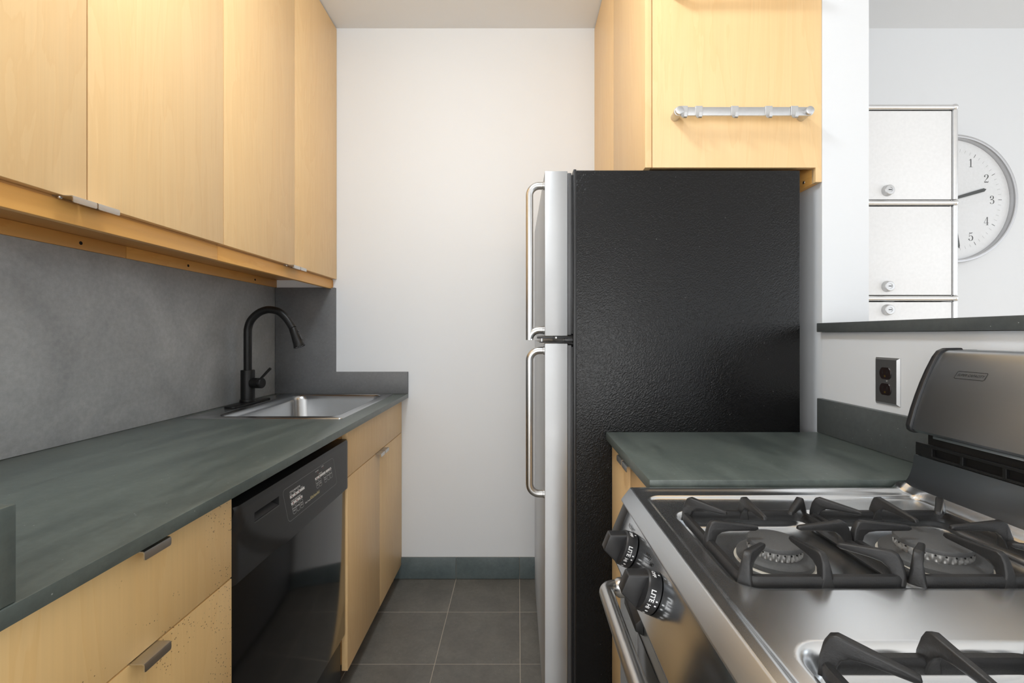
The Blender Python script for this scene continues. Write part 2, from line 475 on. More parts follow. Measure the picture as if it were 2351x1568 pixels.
def frame(name, axis, us, h0, h1, p0, p1):
    b = bmesh.new(); w_ = 0.05
    def put_box(u0, u1, v0, v1):
        if axis == 'x': box(b, (u0, p0, v0), (u1, p1, v1))
        else: box(b, (p0, u0, v0), (p1, u1, v1))
    for u in us: put_box(max(us[0], u - w_ / 2 if u not in (us[0], us[-1]) else (u if u == us[0] else u - w_)), u + w_ / 2 if u not in (us[0], us[-1]) else (u + w_ if u == us[0] else u), h0, h1)
    put_box(us[0], us[-1], h0, h0 + w_); put_box(us[0], us[-1], h1 - w_, h1)
    wn = struct(name, b, 'white_enamel')
    for u0, u1 in zip(us, us[1:]):
        m = (p0 + p1) / 2
        lo, hi = (u0 + 0.03, m - 0.003, h0 + w_), (u1 - 0.03, m + 0.003, h1 - w_)
        if axis == 'y': lo, hi = (lo[1], lo[0], lo[2]), (hi[1], hi[0], hi[2])
        bx('pane', lo, hi, 'glass', wn, 0)
frame('window_1', 'x', [1.6, 3.0, 4.4], 0.85, 2.35, -3.48, -3.42)
frame('added_window_2', 'y', [-3.2, -1.65, -0.12, 1.4], 0.05, 2.55, 4.62, 4.68)  # unseen, sized for the light it lets in
frame('added_door_1', 'x', [-0.78, 0.1, 0.98], 0.0, 2.25, -3.48, -3.42)  # unseen, added as an opening for the aisle light
frame('added_window_3', 'y', [-3.0, -1.75, -0.5], 0.8, 2.3, XL - 0.08, XL - 0.02)  # unseen, added for light on the half wall
sbox('added_dark_panel', (1.0, -3.3995, 0.0), (4.599, -3.37, 0.84), 'dark_grey')  # unseen dark panel, added for the dark low reflection in the refrigerator
# slate skirting tiles along the back wall
bm = bmesh.new(); box(bm, (-0.93, D - 0.004, 0.0), (0.95, D - 0.0005, 0.105))
sk = struct('baseboard_back', bm, 'grout')
for k in range(6):
    x0 = -0.303 + P_ * (k - 2)
    bx('tile', (x0 + 0.001, D - 0.012, 0.002), (x0 + P_ - 0.001, D - 0.004, 0.106), 'slate_skirt', sk, 0.0008)

# ------------------------------------------------------------------ bent metal pulls
def pull_bm(x_face, out, y0, y1, z, lip, back=0.014, screw=False):
    """a plate lying on the edge of a door whose lip turns down; out = +1 or -1 along x"""
    b = bmesh.new(); t = 0.0018; e = 0.022
    xs = [(-back, 0), (e - 0.003, 0), (e - 0.001, -0.0008), (e, -0.003), (e, -lip)]
    inn = [(e - t, -lip), (e - t, -0.0035), (e - 0.0035, -t), (-back, -t)]
    prof = [(x_face + out * a, z + c) for a, c in xs + inn]
    prism(b, prof, 'y', y0, y1)
    # round the lower corners of the lip
    bmesh.ops.bevel(b, geom=[ed for ed in b.edges if abs(ed.verts[0].co.z - ed.verts[1].co.z) < 1e-6 and abs(ed.verts[0].co.y - ed.verts[1].co.y) < 1e-6 and ed.verts[0].co.z < z - lip + 1e-5], offset=0.003, segments=3, profile=0.5, affect='EDGES')
    return b
def pull(parent, x_face, out, y0, y1, z, lip=0.0135, back=0.014):
    h = obj('handle', pull_bm(x_face, out, y0, y1, z, lip, back), 'nickel', parent, angle=30)
    h['label'] = 'satin metal tab handle bent downwards'
    return h

# ------------------------------------------------------------------ left run: splashback, worktop, upstands
ZC = 0.912
tag(bx('splashback', (-1.2065, 0.47, ZC + 0.0005), (-1.187, 2.2265, 1.432), 'slate_lit'),
    'tall grey slate splashback slab on the left wall behind the sink faucet', 'splashback')
bm = bmesh.new()
prism(bm, [(-1.1865, ZC + 0.0005), (-0.539, ZC + 0.0005), (-0.539, 1.019), (-0.895, 1.019), (-0.895, 1.432), (-1.1865, 1.432)], 'y', 2.227, D - 0.0005, 0.0012)
tag(obj('splashback', bm, 'slate_shaded'), 'slate splashback, coloured darker as shade, on the back wall stepping down to a low ledge', 'splashback')
tag(bx('upstand', (-1.186, 0.4705, ZC + 0.0005), (-0.541, 0.4915, 1.018), 'slate_top'),
    'short slate upstand on the near end of the left worktop at the frame edge', 'upstand')
# worktop with a cut-out for the sink bowl
bm = bmesh.new()
SX0, SX1, SY0, SY1 = -1.125, -0.615, 1.575, 2.18
x0, x1, y0, y1, z0, z1 = -1.2065, -0.539, 0.47, 2.2455, 0.890, ZC
def ringslab(bm, X0, X1, Y0, Y1, a0, a1, b0, b1, z0, z1):
    O = [(X0, Y0), (X1, Y0), (X1, Y1), (X0, Y1)]; I = [(a0, b0), (a1, b0), (a1, b1), (a0, b1)]
    v = [[bm.verts.new((*p, z)) for p in q] for q in (O, I) for z in (z0, z1)]
    ob, ot, ib, it = v
    for i in range(4):
        j = (i + 1) % 4
        bm.faces.new((ot[i], ot[j], it[j], it[i])); bm.faces.new((ob[j], ob[i], ib[i], ib[j]))
        bm.faces.new((ob[i], ob[j], ot[j], ot[i])); bm.faces.new((ib[j], ib[i], it[i], it[j]))
    bmesh.ops.recalc_face_normals(bm, faces=bm.faces[:])
ringslab(bm, x0, x1, y0, y1, SX0, SX1, SY0, SY1, z0, z1)
es = [e for e in bm.edges if all(abs(v.co.x - x1) < 1e-6 for v in e.verts)]
bmesh.ops.bevel(bm, geom=es, offset=0.0018, segments=2, profile=0.5, affect='EDGES')
tag(obj('worktop', bm, 'slate_top'), 'long grey-green slate worktop along the left wall holding the sink', 'worktop')

# ------------------------------------------------------------------ left run: base units
XF = -0.572
# drawer unit at the near end
t = thing('drawer_cabinet', 'maple drawer cabinet with speckled stained fronts left of the dishwasher', 'cabinet', (-0.85, 0.7, 0))
bm = bmesh.new()
box(bm, (-1.195, 0.492, 0.09), (-0.594, 0.51, 0.888)); box(bm, (-1.195, 0.893, 0.0), (-0.594, 0.911, 0.888))
box(bm, (-1.195, 0.51, 0.09), (-0.594, 0.893, 0.108)); box(bm, (-1.195, 0.51, 0.108), (-1.185, 0.893, 0.888))
box(bm, (-0.65, 0.492, 0.0), (-0.64, 0.893, 0.09)); box(bm, (-0.62, 0.51, 0.860), (-0.594, 0.893, 0.888))
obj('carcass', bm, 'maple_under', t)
for za, zb in ((0.716, 0.8785), (0.42, 0.713), (0.07, 0.417)):
    d = bx('drawer_front', (XF - 0.020, 0.494, za), (XF, 0.9105, zb), 'maple_worn', t, 0.001)
    pull(d, XF, 1, 0.671, 0.723, zb + 0.0018, 0.0135)

# sink unit
t = thing('sink_cabinet', 'maple cabinet under the sink with two doors and worn lower edges', 'cabinet', (-0.85, 1.88, 0))
bm = bmesh.new()
box(bm, (-1.195, 1.531, 0.09), (-0.594, 1.549, 0.888)); box(bm, (-1.195, 2.227, 0.09), (-0.594, 2.2445, 0.888))
box(bm, (-1.195, 1.549, 0.09), (-0.594, 2.227, 0.108)); box(bm, (-1.195, 1.549, 0.108), (-1.185, 2.227, 0.888))
obj('carcass', bm, 'maple_under', t)
for ya, yb in ((1.531, 1.549), (2.205, 2.223)):
    bx('side_leg', (-0.70, ya, 0.0), (-0.606, yb, 0.0895), 'maple_edge', t, 0.001)
bx('toe_kick', (-0.66, 1.5495, 0.0), (-0.648, 2.2045, 0.0895), 'maple_edge', t)
bx('false_front', (XF - 0.020, 1.5305, 0.7215), (XF, 2.2445, 0.886), 'maple', t, 0.001)
for ya, yb, h0, h1 in ((1.5305, 1.8895, 1.836, 1.8865), (1.8925, 2.2445, 1.8955, 1.946)):
    d = bx('door', (XF - 0.020, ya, 0.070), (XF, yb, 0.7185), 'maple', t, 0.001)
    pull(d, XF, 1, h0, h1, 0.7203, 0.0135)

# dishwasher
t = thing('dishwasher', 'black built-in dishwasher with printed control panel under the left worktop', 'dishwasher', (-0.85, 1.22, 0))
Y0, Y1 = 0.9145, 1.5275
bm = bmesh.new(); box(bm, (-1.18, Y0 + 0.012, 0.06), (-0.602, Y1 - 0.012, 0.845), 0.003)
obj('tub', bm, 'dark_void', t)
bm = bmesh.new(); box(bm, (-0.602, Y0 + 0.006, 0.196), (-0.578, Y1 - 0.004, 0.70), 0.004, 3)
obj('door_panel', bm, 'black_gloss', t)
bm = bmesh.new(); box(bm, (-0.606, Y0 + 0.004, 0.010), (-0.592, Y1 - 0.004, 0.188), 0.003)
obj('kick_plate', bm, 'black_plastic', t)
bm = bmesh.new()
# control panel: flat upper face, lower part sweeping back in a curve; grid of (y, z) with depth
def dw_depth(y, z):
    # pocket boundary: an arc that starts high at the left end and drops towards the middle
    s = (y - Y0) / (Y1 - Y0)
    zb = 0.845 - 0.150 * min(1.0, max(0.0, (s - 0.02) / 0.33)) ** 0.55
    f = max(0.0, min(1.0, (zb - z) / 0.035 + 0.0))
    f = f * f * (3 - 2 * f)
    return -0.5665 - 0.0085 * f
NY, NZ = 60, 24
zt, zb_ = 0.851, 0.690
vv = []
for i in range(NY + 1):
    y = Y0 + 0.004 + (Y1 - Y0 - 0.006) * i / NY
    row = []
    for j in range(NZ + 1):
        z = zb_ + (zt - zb_) * j / NZ
        x = dw_depth(y, z)
        ed = min(i, NY - i)
        if ed == 0: x -= 0.006
        if j == NZ: x -= 0.003
        row.append(bm.verts.new((x, y, z)))
    vv.append(row)
for i in range(NY):
    for j in range(NZ): bm.faces.new((vv[i][j], vv[i + 1][j], vv[i + 1][j + 1], vv[i][j + 1]))
# slot: leave a hole
def kill(f):
    c = f.calc_center_median(); return 0.981 < c.y < 1.080 and 0.796 < c.z < 0.816
bmesh.ops.delete(bm, geom=[f for f in bm.faces if kill(f)], context='FACES')
bed = [e for e in bm.edges if e.is_boundary]
r = bmesh.ops.extrude_edge_only(bm, edges=bed)
for v in [g for g in r['geom'] if isinstance(g, bmesh.types.BMVert)]:
    inner = 0.97 < v.co.y < 1.09 and 0.78 < v.co.z < 0.83
    v.co.x = -0.592 if inner else -0.605
bmesh.ops.recalc_face_normals(bm, faces=bm.faces[:])
cp = obj('control_panel', bm, 'black_plastic', t, angle=45)
bx('vent_slot', (-0.600, 0.978, 0.790), (-0.592, 1.083, 0.820), 'dark_void', t, 0)
bm = bmesh.new(); prism(bm, [(-0.590, 0.7945), (-0.5662, 0.7945), (-0.5662, 0.7965), (-0.590, 0.806)], 'y', 0.979, 1.082)
obj('vent_ledge', bm, 'dark_grey', t)
# printed overlay; local (a, b): a along y, b up; slanted
def ov(a, b, lift=0.0):
    return Vector((-0.5662 + lift, 1.110 + a - (b - 0.045) * 0.34, 0.735 + b))
def DW(flat, lift=0.0): put(curbm, flat, lambda a, b: ov(a, b, lift))
curbm = bmesh.new(); DW(outline(0.0, 0.0, 0.302, 0.0895, 0.012, 0.0010))
ovr = obj('print_outline', curbm, 'grey_print', cp, False)
def T(s, a, b, sz, shear=0.0):
    f = text_bm(s, sz, shear); bmesh.ops.translate(f, verts=f.verts[:], vec=(a, b, 0)); DW(f)
white = bmesh.new(); curbm = white
for a0, a1, b in ((0.027, 0.104, 0.0565), (0.027, 0.086, 0.0375), (0.168, 0.236, 0.0575), (0.239, 0.277, 0.0575)):
    DW(fill([(a0, b), (a1, b), (a1, b + 0.0072), (a0, b + 0.0072)]))
for s, a, b, sz in (('CYCLE MONITOR', 0.057, 0.0725, 0.0068), ('WASH', 0.033, 0.0665, 0.0038), ('RINSE', 0.052, 0.0665, 0.0038), ('DRY', 0.072, 0.0665, 0.0038), ('CLEAN', 0.090, 0.0665, 0.0038),
                    ('WASH SELECTIONS', 0.054, 0.0478, 0.0056), ('OPTIONS', 0.204, 0.0685, 0.0052), ('ADD RINSE', 0.186, 0.0810, 0.0040), ('LOCKED', 0.223, 0.0840, 0.0040),
                    ('Ultra Touch', 0.108, 0.0165, 0.0062)):
    T(s, a, b, sz)
keys = [(0.028, 'POTS &', 'PANS'), (0.048, 'NORMAL', ''), (0.068, 'RINSE', 'ONLY'), (0.169, 'HEAT', 'DRY'), (0.187, 'HIGH', 'TEMP'), (0.221, 'DELAY', 'WASH'), (0.243, 'START', ''), (0.261, 'DRAIN', '')]
for a, l1, l2 in keys:
    lo = 0.0110 if a < 0.1 else 0.0310
    DW(outline(a, lo, a + 0.0165, lo + 0.0245, 0.005, 0.0006))
    T(l1, a + 0.0082, lo + 0.0150, 0.0044)
    if l2: T(l2, a + 0.0082, lo + 0.0090, 0.0044)
obj('panel_print', white, 'white_print', cp, False)['kind'] = 'stuff'
curbm = bmesh.new(); T('KitchenAid', 0.152, 0.0185, 0.0125, 0.25)
obj('name_print', curbm, 'gold_print', cp, False)
curbm = bmesh.new()
for a, b in ((0.037, 0.0601), (0.056, 0.0601), (0.075, 0.0601), (0.037, 0.0411), (0.056, 0.0411), (0.076, 0.0411), (0.178, 0.0611), (0.196, 0.0611), (0.268, 0.0611), (0.190, 0.0755), (0.224, 0.0790)):
    DW(disc(a, b, 0.0024), 0.0003)
obj('indicator_lamps', curbm, 'red_led', cp, False)['kind'] = 'stuff'

# ------------------------------------------------------------------ sink and faucet
t = thing('sink', 'brushed stainless steel drop-in sink set into the left worktop', 'sink', (-0.87, 1.88, ZC))
import numpy as np
def sdf_rr(x, y, x0, x1, y0, y1, r):
    qx = abs(x - (x0 + x1) / 2) - (x1 - x0) / 2 + r; qy = abs(y - (y0 + y1) / 2) - (y1 - y0) / 2 + r
    return math.hypot(max(qx, 0), max(qy, 0)) + min(max(qx, qy), 0) - r
def rr_loop(x0, x1, y0, y1, r, n=8):
    return rrect(x0, y0, x1, y1, r, n)
def loft(bm, loops, close_last=True):
    V = [[bm.verts.new(p) for p in L] for L in loops]
    n = len(V[0])
    for a, b in zip(V, V[1:]):
        for k in range(n): bm.faces.new((a[k], a[(k + 1) % n], b[(k + 1) % n], b[k]))
    if close_last: bm.faces.new(V[-1])
bm = bmesh.new()
def LP(i, z, r): return [(x, y, z) for x, y in rr_loop(-1.142 + i[0], -0.601 - i[1], 1.554 + i[2], 2.2 - i[3], r)]
z = ZC
L = [LP((0, 0, 0, 0), z + 0.0004, 0.012), LP((0.001, 0.001, 0.001, 0.001), z + 0.0035, 0.012), LP((0.004, 0.004, 0.004, 0.004), z + 0.0045, 0.012),
     LP((0.066, 0.022, 0.022, 0.022), z + 0.0042, 0.045), LP((0.070, 0.026, 0.026, 0.026), z + 0.0056, 0.045), LP((0.076, 0.030, 0.030, 0.030), z + 0.0050, 0.045)]
L += [LP((0.082, 0.034, 0.034, 0.034), z + 0.002, 0.045), LP((0.090, 0.036, 0.036, 0.036), z - 0.004, 0.048), LP((0.096, 0.038, 0.040, 0.040), z - 0.020, 0.05),
      LP((0.104, 0.044, 0.046, 0.048), z - 0.140, 0.055), LP((0.116, 0.056, 0.058, 0.060), z - 0.168, 0.06), LP((0.140, 0.080, 0.082, 0.084), z - 0.180, 0.06),
      LP((0.26, 0.20, 0.26, 0.26), z - 0.184, 0.04)]
loft(bm, L)
bmesh.ops.recalc_face_normals(bm, faces=bm.faces[:])
for f in bm.faces: f.normal_flip() if f.normal.z < -0.3 else None
bw = obj('basin', bm, 'steel_x', t, angle=60)
bm = bmesh.new(); lathe(bm, [(0.0, 0.002), (0.03, 0.002), (0.042, 0.004), (0.045, 0.0)], (-0.85, 1.88, z - 0.1835))
obj('drain', bm, 'chrome', t)

t = thing('faucet', 'matte black gooseneck pull-down kitchen faucet behind the sink', 'faucet', (-1.118, 1.885, ZC + 0.0045))
fy = 1.885; fx = -1.118; zb = ZC + 0.0046
bm = bmesh.new(); prism(bm, rrect(-1.139, 1.752, -1.089, 2.018, 0.018), 'z', zb, zb + 0.006, 0.0015)
obj('deck_plate', bm, 'black_matte', t)
bm = bmesh.new()
lathe(bm, [(0, 0), (0.029, 0), (0.030, 0.003), (0.029, 0.011), (0.0262, 0.0125), (0.0262, 0.130), (0.0252, 0.1325), (0.0, 0.1325)], (fx, fy, zb + 0.006))
obj('body', bm, 'black_matte', t)
raw = [(212, 1040), (212, 700), (212, 470), (217, 400), (245, 310), (300, 235), (380, 172), (460, 140), (530, 132), (620, 146), (690, 182), (760, 246), (812, 315), (860, 395)]
sp = 1.885 / 1045
pts = [(fx + (x - 212) / 6.272 * sp, fy, 1.2 - (y / 6.272 - 79) * sp) for x, y in raw]
def smooth(pts, k=6):
    P = [Vector(p) for p in pts]; P = [2 * P[0] - P[1]] + P + [2 * P[-1] - P[-2]]; out = []
    for i in range(1, len(P) - 2):
        for j in range(k):
            s = j / k; a, b, c, d = P[i - 1:i + 3]
            out.append(0.5 * ((2 * b) + (c - a) * s + (2 * a - 5 * b + 4 * c - d) * s * s + (3 * b - a - 3 * c + d) * s ** 3))
    out.append(P[-2]); return out
bm = bmesh.new(); tube(bm, smooth(pts), 0.0152, 20)
obj('neck', bm, 'black_matte', t)
a = Vector(pts[-1]); e = Vector((fx + (960 - 212) / 6.272 * sp, fy, 1.2 - (668 / 6.272 - 79) * sp)); ax = (e - a).normalized(); ln = (e - a).length
bm = bmesh.new()
lathe(bm, [(0, 0.0008), (0.0150, 0.0008), (0.0158, 0.003), (0.0170, ln * 0.4), (0.0205, ln * 0.8), (0.0235, ln * 0.97), (0.0228, ln), (0.0195, ln), (0.019, ln - 0.003), (0, ln - 0.003)], a, ax, 28)
hd = obj('spray_head', bm, 'black_matte', t)
bm = bmesh.new(); u = Vector((0, 1, 0)); v = ax.cross(u)
for k in range(14):
    an = 2 * math.pi * k / 14
    lathe(bm, [(0.0022, -0.002), (0.0018, 0.0012), (0, 0.0014)], a + ax * (ln - 0.003) + (u * math.cos(an) + v * math.sin(an)) * 0.0155, ax, 8)
obj('nozzle', bm, 'white_print', hd)['kind'] = 'stuff'
sd = Vector((0, 1, 0)).cross(ax); sd = sd if sd.x > 0 else -sd
for f0, f1, rr in ((0.18, 0.27, 0.0175), (0.42, 0.72, 0.0205)):
    bm = bmesh.new()
    q0 = a + ax * ln * f0 + sd * (rr - 0.001 if f0 < 0.3 else 0.0172); q1 = a + ax * ln * f1 + sd * (rr + 0.0012)
    m = (q0 + q1) / 2; b = bmesh.new(); box(b, (-0.0025, -0.006, -(q1 - q0).length / 2), (0.0025, 0.006, (q1 - q0).length / 2), 0.0015)
    zz = (q1 - q0).normalized(); xx = Vector((0, 1, 0)).cross(zz); mt = Matrix((xx, Vector((0, 1, 0)), zz)).transposed().to_4x4(); mt.translation = m
    merge(bm, b, mt); obj('button', bm, 'black_plastic', hd)
bm = bmesh.new(); zc = 1.0015
lathe(bm, [(0, 0.02), (0.0215, 0.02), (0.0215, 0.0500), (0.0205, 0.0505), (0.0205, 0.0518), (0.0215, 0.0523), (0.0215, 0.064), (0.0195, 0.067), (0, 0.067)], (fx, fy, zc), (1, -0.12, 0), 28)
hb = obj('valve_cap', bm, 'black_matte', t)
bm = bmesh.new(); tube(bm, [(fx + 0.058, fy - 0.007, zc + 0.018), (fx + 0.098, fy - 0.007, zc + 0.061)], [0.0052, 0.0056], 14)
obj('lever', bm, 'black_matte', hb)

# ------------------------------------------------------------------ left wall cabinets
XD = -0.8925
ZT = 2.708
def wall_cab(label, ya, ym, yb, hole_ys, end=None):
    t = thing('wall_cabinet', label, 'cabinet', (-1.05, (ya + yb) / 2, 1.47), 'maple wall cabinets on the left')
    bm = bmesh.new(); box(bm, (-1.2065, ya + 0.0005, 1.470), (XD - 0.021, yb - 0.0005, ZT))
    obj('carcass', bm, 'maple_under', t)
    for y0, y1, h0, h1 in ((ya, ym, ym - 0.0525, ym - 0.0015), (ym, yb, ym + 0.0015, ym + 0.0525)):
        d = bx('door', (XD - 0.019, y0 + 0.0015, 1.4745), (XD, y1 - 0.0015, ZT), 'maple', t, 0.001)
        h = pull(d, XD, 1, h0, h1, 1.4740, 0.0135, 0.020)
        b = bmesh.new(); lathe(b, [(0.0038, 0), (0.0038, -0.0012), (0.002, -0.003), (0, -0.003)], (XD - 0.012, h0 + 0.008, 1.4722), (0, 0, 1), 12)
        obj('screw', b, 'chrome', d)
    bx('valance', (XD - 0.036, ya, 1.427), (XD - 0.0185, yb - (0.014 if end else 0), 1.4695), 'maple_y', t, 0.0008)
    if end: bx('end_filler', (XD - 0.0365, yb - 0.0135, 1.427), (XD - 0.0175, yb, 1.4695), 'maple_edge', t, 0.0008)
    bx('hanging_rail', (-1.2065, ya, 1.4325), (-1.1885, yb, 1.4695), 'maple_y', t, 0.0008)
    for y in hole_ys:
        b = bmesh.new(); lathe(b, [(0, 0.0006), (0.0048, 0.0006), (0.0052, -0.0004)], (-1.1886, y, 1.450), (1, 0, 0), 14)
        obj('screw_hole', b, 'dark_void', t)
wall_cab('maple wall cabinet above the worktop, nearest the camera', 0.506, 0.944, 1.3815, (1.2382,))
wall_cab('maple wall cabinet above the sink, against the back wall', 1.3825, 1.825, D - 0.001, (1.642, 2.06), True)

# ------------------------------------------------------------------ fridge
t = thing('refrigerator', 'tall refrigerator with black textured side and two stainless doors with tubular handles', 'refrigerator', (0.46, 1.75, 0))
FY0, FY1 = 1.352, 2.15
bm = bmesh.new(); box(bm, (0.172, FY0, 0.04), (0.840, FY1, 1.690), 0.004, 3)
obj('case', bm, 'fridge_black', t)
bx('case_flange', (0.1655, FY0 - 0.0008, 0.04), (0.1745, FY1, 1.6925), 'black_plastic', t, 0.002)
for y in (FY0 + 0.04, FY1 - 0.04):
    for x in (0.21, 0.80):
        b = bmesh.new(); lathe(b, [(0.018, 0), (0.018, 0.03), (0.01, 0.045)], (x, y, 0.0)); obj('foot', b, 'black_plastic', t)
bx('toe_grille', (0.150, FY0 + 0.01, 0.012), (0.172, FY1 - 0.01, 0.039), 'black_plastic', t)
for nm, za, zb in (('freezer_door', 1.197, 1.6875), ('fridge_door', 0.042, 1.1745)):
    d = bx(nm, (0.0805, FY0, za), (0.1485, FY1, zb), 'steel_z', t, 0.0025)
    bx('liner', (0.1487, FY0 + 0.002, za + 0.003), (0.1600, FY1 - 0.002, zb - 0.005), 'dark_grey', d, 0.002)
    bx('gasket', (0.1602, FY0 + 0.006, za + 0.006), (0.1654, FY1 - 0.006, zb - 0.010), 'black_plastic', d, 0.001)
for za, zb in ((1.2150, 1.6500), (0.7210, 1.1530)):
    b = bmesh.new(); y = FY0 + 0.022; x = 0.0355; r = 0.030
    p = [(0.0805, y, zb)] + arc_path((0.0805, y, zb), (x, y, zb), (x, y, 1), r) + arc_path((x, y, 1), (x, y, za), (0.0805, y, za), r) + [(0.0805, y, za)]
    tube(b, p, 0.0112, 18)
    for z in (za, zb): lathe(b, [(0.0125, 0), (0.0125, 0.004), (0.0112, 0.005)], (0.0805, y, z), (-1, 0, 0), 18)
    h = obj('door_handle', b, 'nickel', t); h['label'] = 'curved tubular brushed steel handle'
b = bmesh.new(); box(b, (0.059, FY0 + 0.01, 1.1895), (0.150, FY0 + 0.05, 1.1955), 0.001)
box(b, (0.066, FY0 + 0.014, 1.1765), (0.165, FY0 + 0.05, 1.1800), 0.001); box(b, (0.140, FY0 + 0.004, 1.180), (0.1655, FY0 + 0.045, 1.190), 0.002)
hg = obj('hinge', b, 'black_plastic', t)
b = bmesh.new(); box(b, (0.112, FY0 + 0.006, 1.1895), (0.117, FY0 + 0.010, 1.1945)); obj('hinge_pin', b, 'white_print', hg)
b = bmesh.new(); lathe(b, [(0, 0), (0.003, 0), (0.003, 0.009), (0, 0.009)], (0.072, FY0 + 0.012, 1.1805)); obj('hinge_pin', b, 'chrome', hg)

# ------------------------------------------------------------------ cabinet above the fridge
t = thing('wall_cabinet', 'tall maple cabinet above the refrigerator with rails on its side', 'cabinet', (0.65, 1.8, 1.70))
UX = 0.379
bm = bmesh.new(); box(bm, (UX + 0.0215, 1.3725, 1.715), (XR - 0.0005, D - 0.001, ZT))
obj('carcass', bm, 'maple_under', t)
bm = bmesh.new()
prism(bm, [(UX + 0.0215, 1.698), (0.8865, 1.698), (0.8865, 1.655), (XR - 0.0005, 1.655), (XR - 0.0005, ZT), (UX + 0.0215, ZT)], 'y', 1.3535, 1.372, 0.0008)
obj('side_panel', bm, 'maple', t)
bm = bmesh.new(); box(bm, (0.8865, 1.3725, 1.655), (XR - 0.0005, 2.2, 1.7145), 0.0008)
rl = obj('hanging_rail', bm, 'maple_y', t)
b = bmesh.new(); lathe(b, [(0, 0.0006), (0.0045, 0.0006), (0.005, -0.0004)], (0.8863, 1.41, 1.672), (-1, 0, 0), 14); obj('screw_hole', b, 'alu', t)
for y0, y1 in ((1.3535, 1.8015), (1.8035, D - 0.001)):
    bx('door', (UX, y0, 1.698), (UX + 0.0195, y1, ZT), 'maple', t, 0.001)

# rails with hooks on the cabinet side
RY = 1.3535
def rail(label, z):
    t = thing('hook_rail', label, 'rail', (0.65, RY - 0.0003, z), 'metal rails on the cabinet side')
    bm = bmesh.new()
    for x in (0.4665, 0.8415):
        b = bmesh.new()
        lathe(b, [(0, 0), (0.0118, 0), (0.0118, 0.040), (0.0112, 0.0412), (0.0112, 0.0425), (0.0118, 0.0436), (0.0118, 0.0452), (0.0095, 0.0465), (0, 0.0465)], (x, RY - 0.0003, z), (0, -1, 0), 26)
        obj('post', b, 'alu', t)
    prism(bm, rrect(0.452, z - 0.0125, 0.856, z + 0.0125, 0.0122), 'y', RY - 0.0385, RY - 0.0325, 0.0008)
    obj('bar', bm, 'alu', t)
    return t
rail('brushed metal hook rail on the maple cabinet side, the lower one holding five hooks', 1.8465)
rail('upper metal hook rail cut off by the top of the picture', 2.2090)
def hook_bm(x, z):
    bm = bmesh.new(); yb = RY - 0.0390; hw = 0.0105
    # clip over the top of the bar and down behind it
    prism(bm, [(yb, z - 0.012), (yb - 0.0016, z - 0.012), (yb - 0.0016, z + 0.0148), (yb + 0.0090, z + 0.0148), (yb + 0.0090, z + 0.004), (yb + 0.0074, z + 0.004), (yb + 0.0074, z + 0.0132), (yb, z + 0.0132)], 'x', x - hw, x + hw, 0.0004, 1)
    # tongue: narrows, then curls forward and up into the hook
    path = [(0, 0.0010, -0.0118), (0, 0.0014, -0.0165), (0, 0.0030, -0.0205), (0, 0.0065, -0.0225), (0, 0.0105, -0.0205), (0, 0.0125, -0.0150), (0, 0.0130, -0.0085)]
    wd = [0.0105, 0.0088, 0.0062, 0.0048, 0.0044, 0.0044, 0.0040]
    fr = []
    for i, (_, o, dz) in enumerate(path):
        p0 = path[max(i - 1, 0)]; p1 = path[min(i + 1, len(path) - 1)]
        d = Vector((0, -(p1[1] - p0[1]), p1[2] - p0[2])).normalized(); nn = Vector((1, 0, 0)).cross(d) * 0.0008
        c = Vector((x, yb - o, z + dz))
        fr.append([bm.verts.new(c + Vector((sx * wd[i], 0, 0)) + nn * sn) for sx, sn in ((-1, -1), (1, -1), (1, 1), (-1, 1))])
    for a, b in zip(fr, fr[1:]):
        for k in range(4): bm.faces.new((a[k], a[(k + 1) % 4], b[(k + 1) % 4], b[k]))
    bm.faces.new(fr[0][::-1]); bm.faces.new(fr[-1])
    bmesh.ops.recalc_face_normals(bm, faces=bm.faces[:])
    return bm
hlab = ['first metal hook on the lower rail, touching the left post', 'second metal hook on the lower rail, just right of the leftmost hook', 'middle metal hook on the lower rail, alone near the centre', 'fourth metal hook on the lower rail, right of centre', 'last metal hook on the lower rail, touching the right post']
h0 = None
for lb, u in zip(hlab, (1570.5, 1604.5, 1687, 1765, 1824)):
    x = (u - 1188) * (RY - 0.04) / 1045
    if h0 is None: o = h0 = obj('hook', hook_bm(0, 0), 'alu', None)
    else: o = h0.copy(); COL.objects.link(o)
    o.location = (x, 0, 1.8465); tag(o, lb, 'hook', 'hooks on the lower rail')

# ------------------------------------------------------------------ right run: worktop, base unit, bar top, outlet
bm = bmesh.new(); box(bm, (0.262, 0.9045, 0.889), (XR - 0.0005, 1.3505, ZC), 0.0018)
tag(obj('worktop', bm, 'slate_top'), 'short grey-green slate worktop between the stove and the refrigerator', 'worktop')
tag(bx('upstand', (0.8875, 0.9045, ZC + 0.0005), (XR - 0.0005, 1.3505, 1.0127), 'slate_edge'), 'slate upstand along the right wall below the outlet', 'upstand')
tag(bx('bar_top', (0.8870, 0.06, 1.2085), (1.16, 1.3515, 1.2350), 'slate_edge', None, 0.002), 'dark slate bar top on the half wall at right', 'bar top')
t = thing('base_cabinet', 'narrow maple base cabinet under the worktop between stove and refrigerator', 'cabinet', (0.58, 1.13, 0))
bm = bmesh.new(); box(bm, (0.301, 0.9055, 0.09), (0.895, 1.3495, 0.888)); box(bm, (0.36, 0.9055, 0), (0.37, 1.3495, 0.09))
obj('carcass', bm, 'maple_under', t)
for y0, y1, a, b in ((0.9055, 1.132, 1.079, 1.130), (1.1345, 1.3495, 1.1365, 1.1875)):
    d = bx('door', (0.280, y0, 0.07), (0.300, y1, 0.886), 'maple', t, 0.001)
    pull(d, 0.280, -1, a, b, 0.8879, 0.0145)

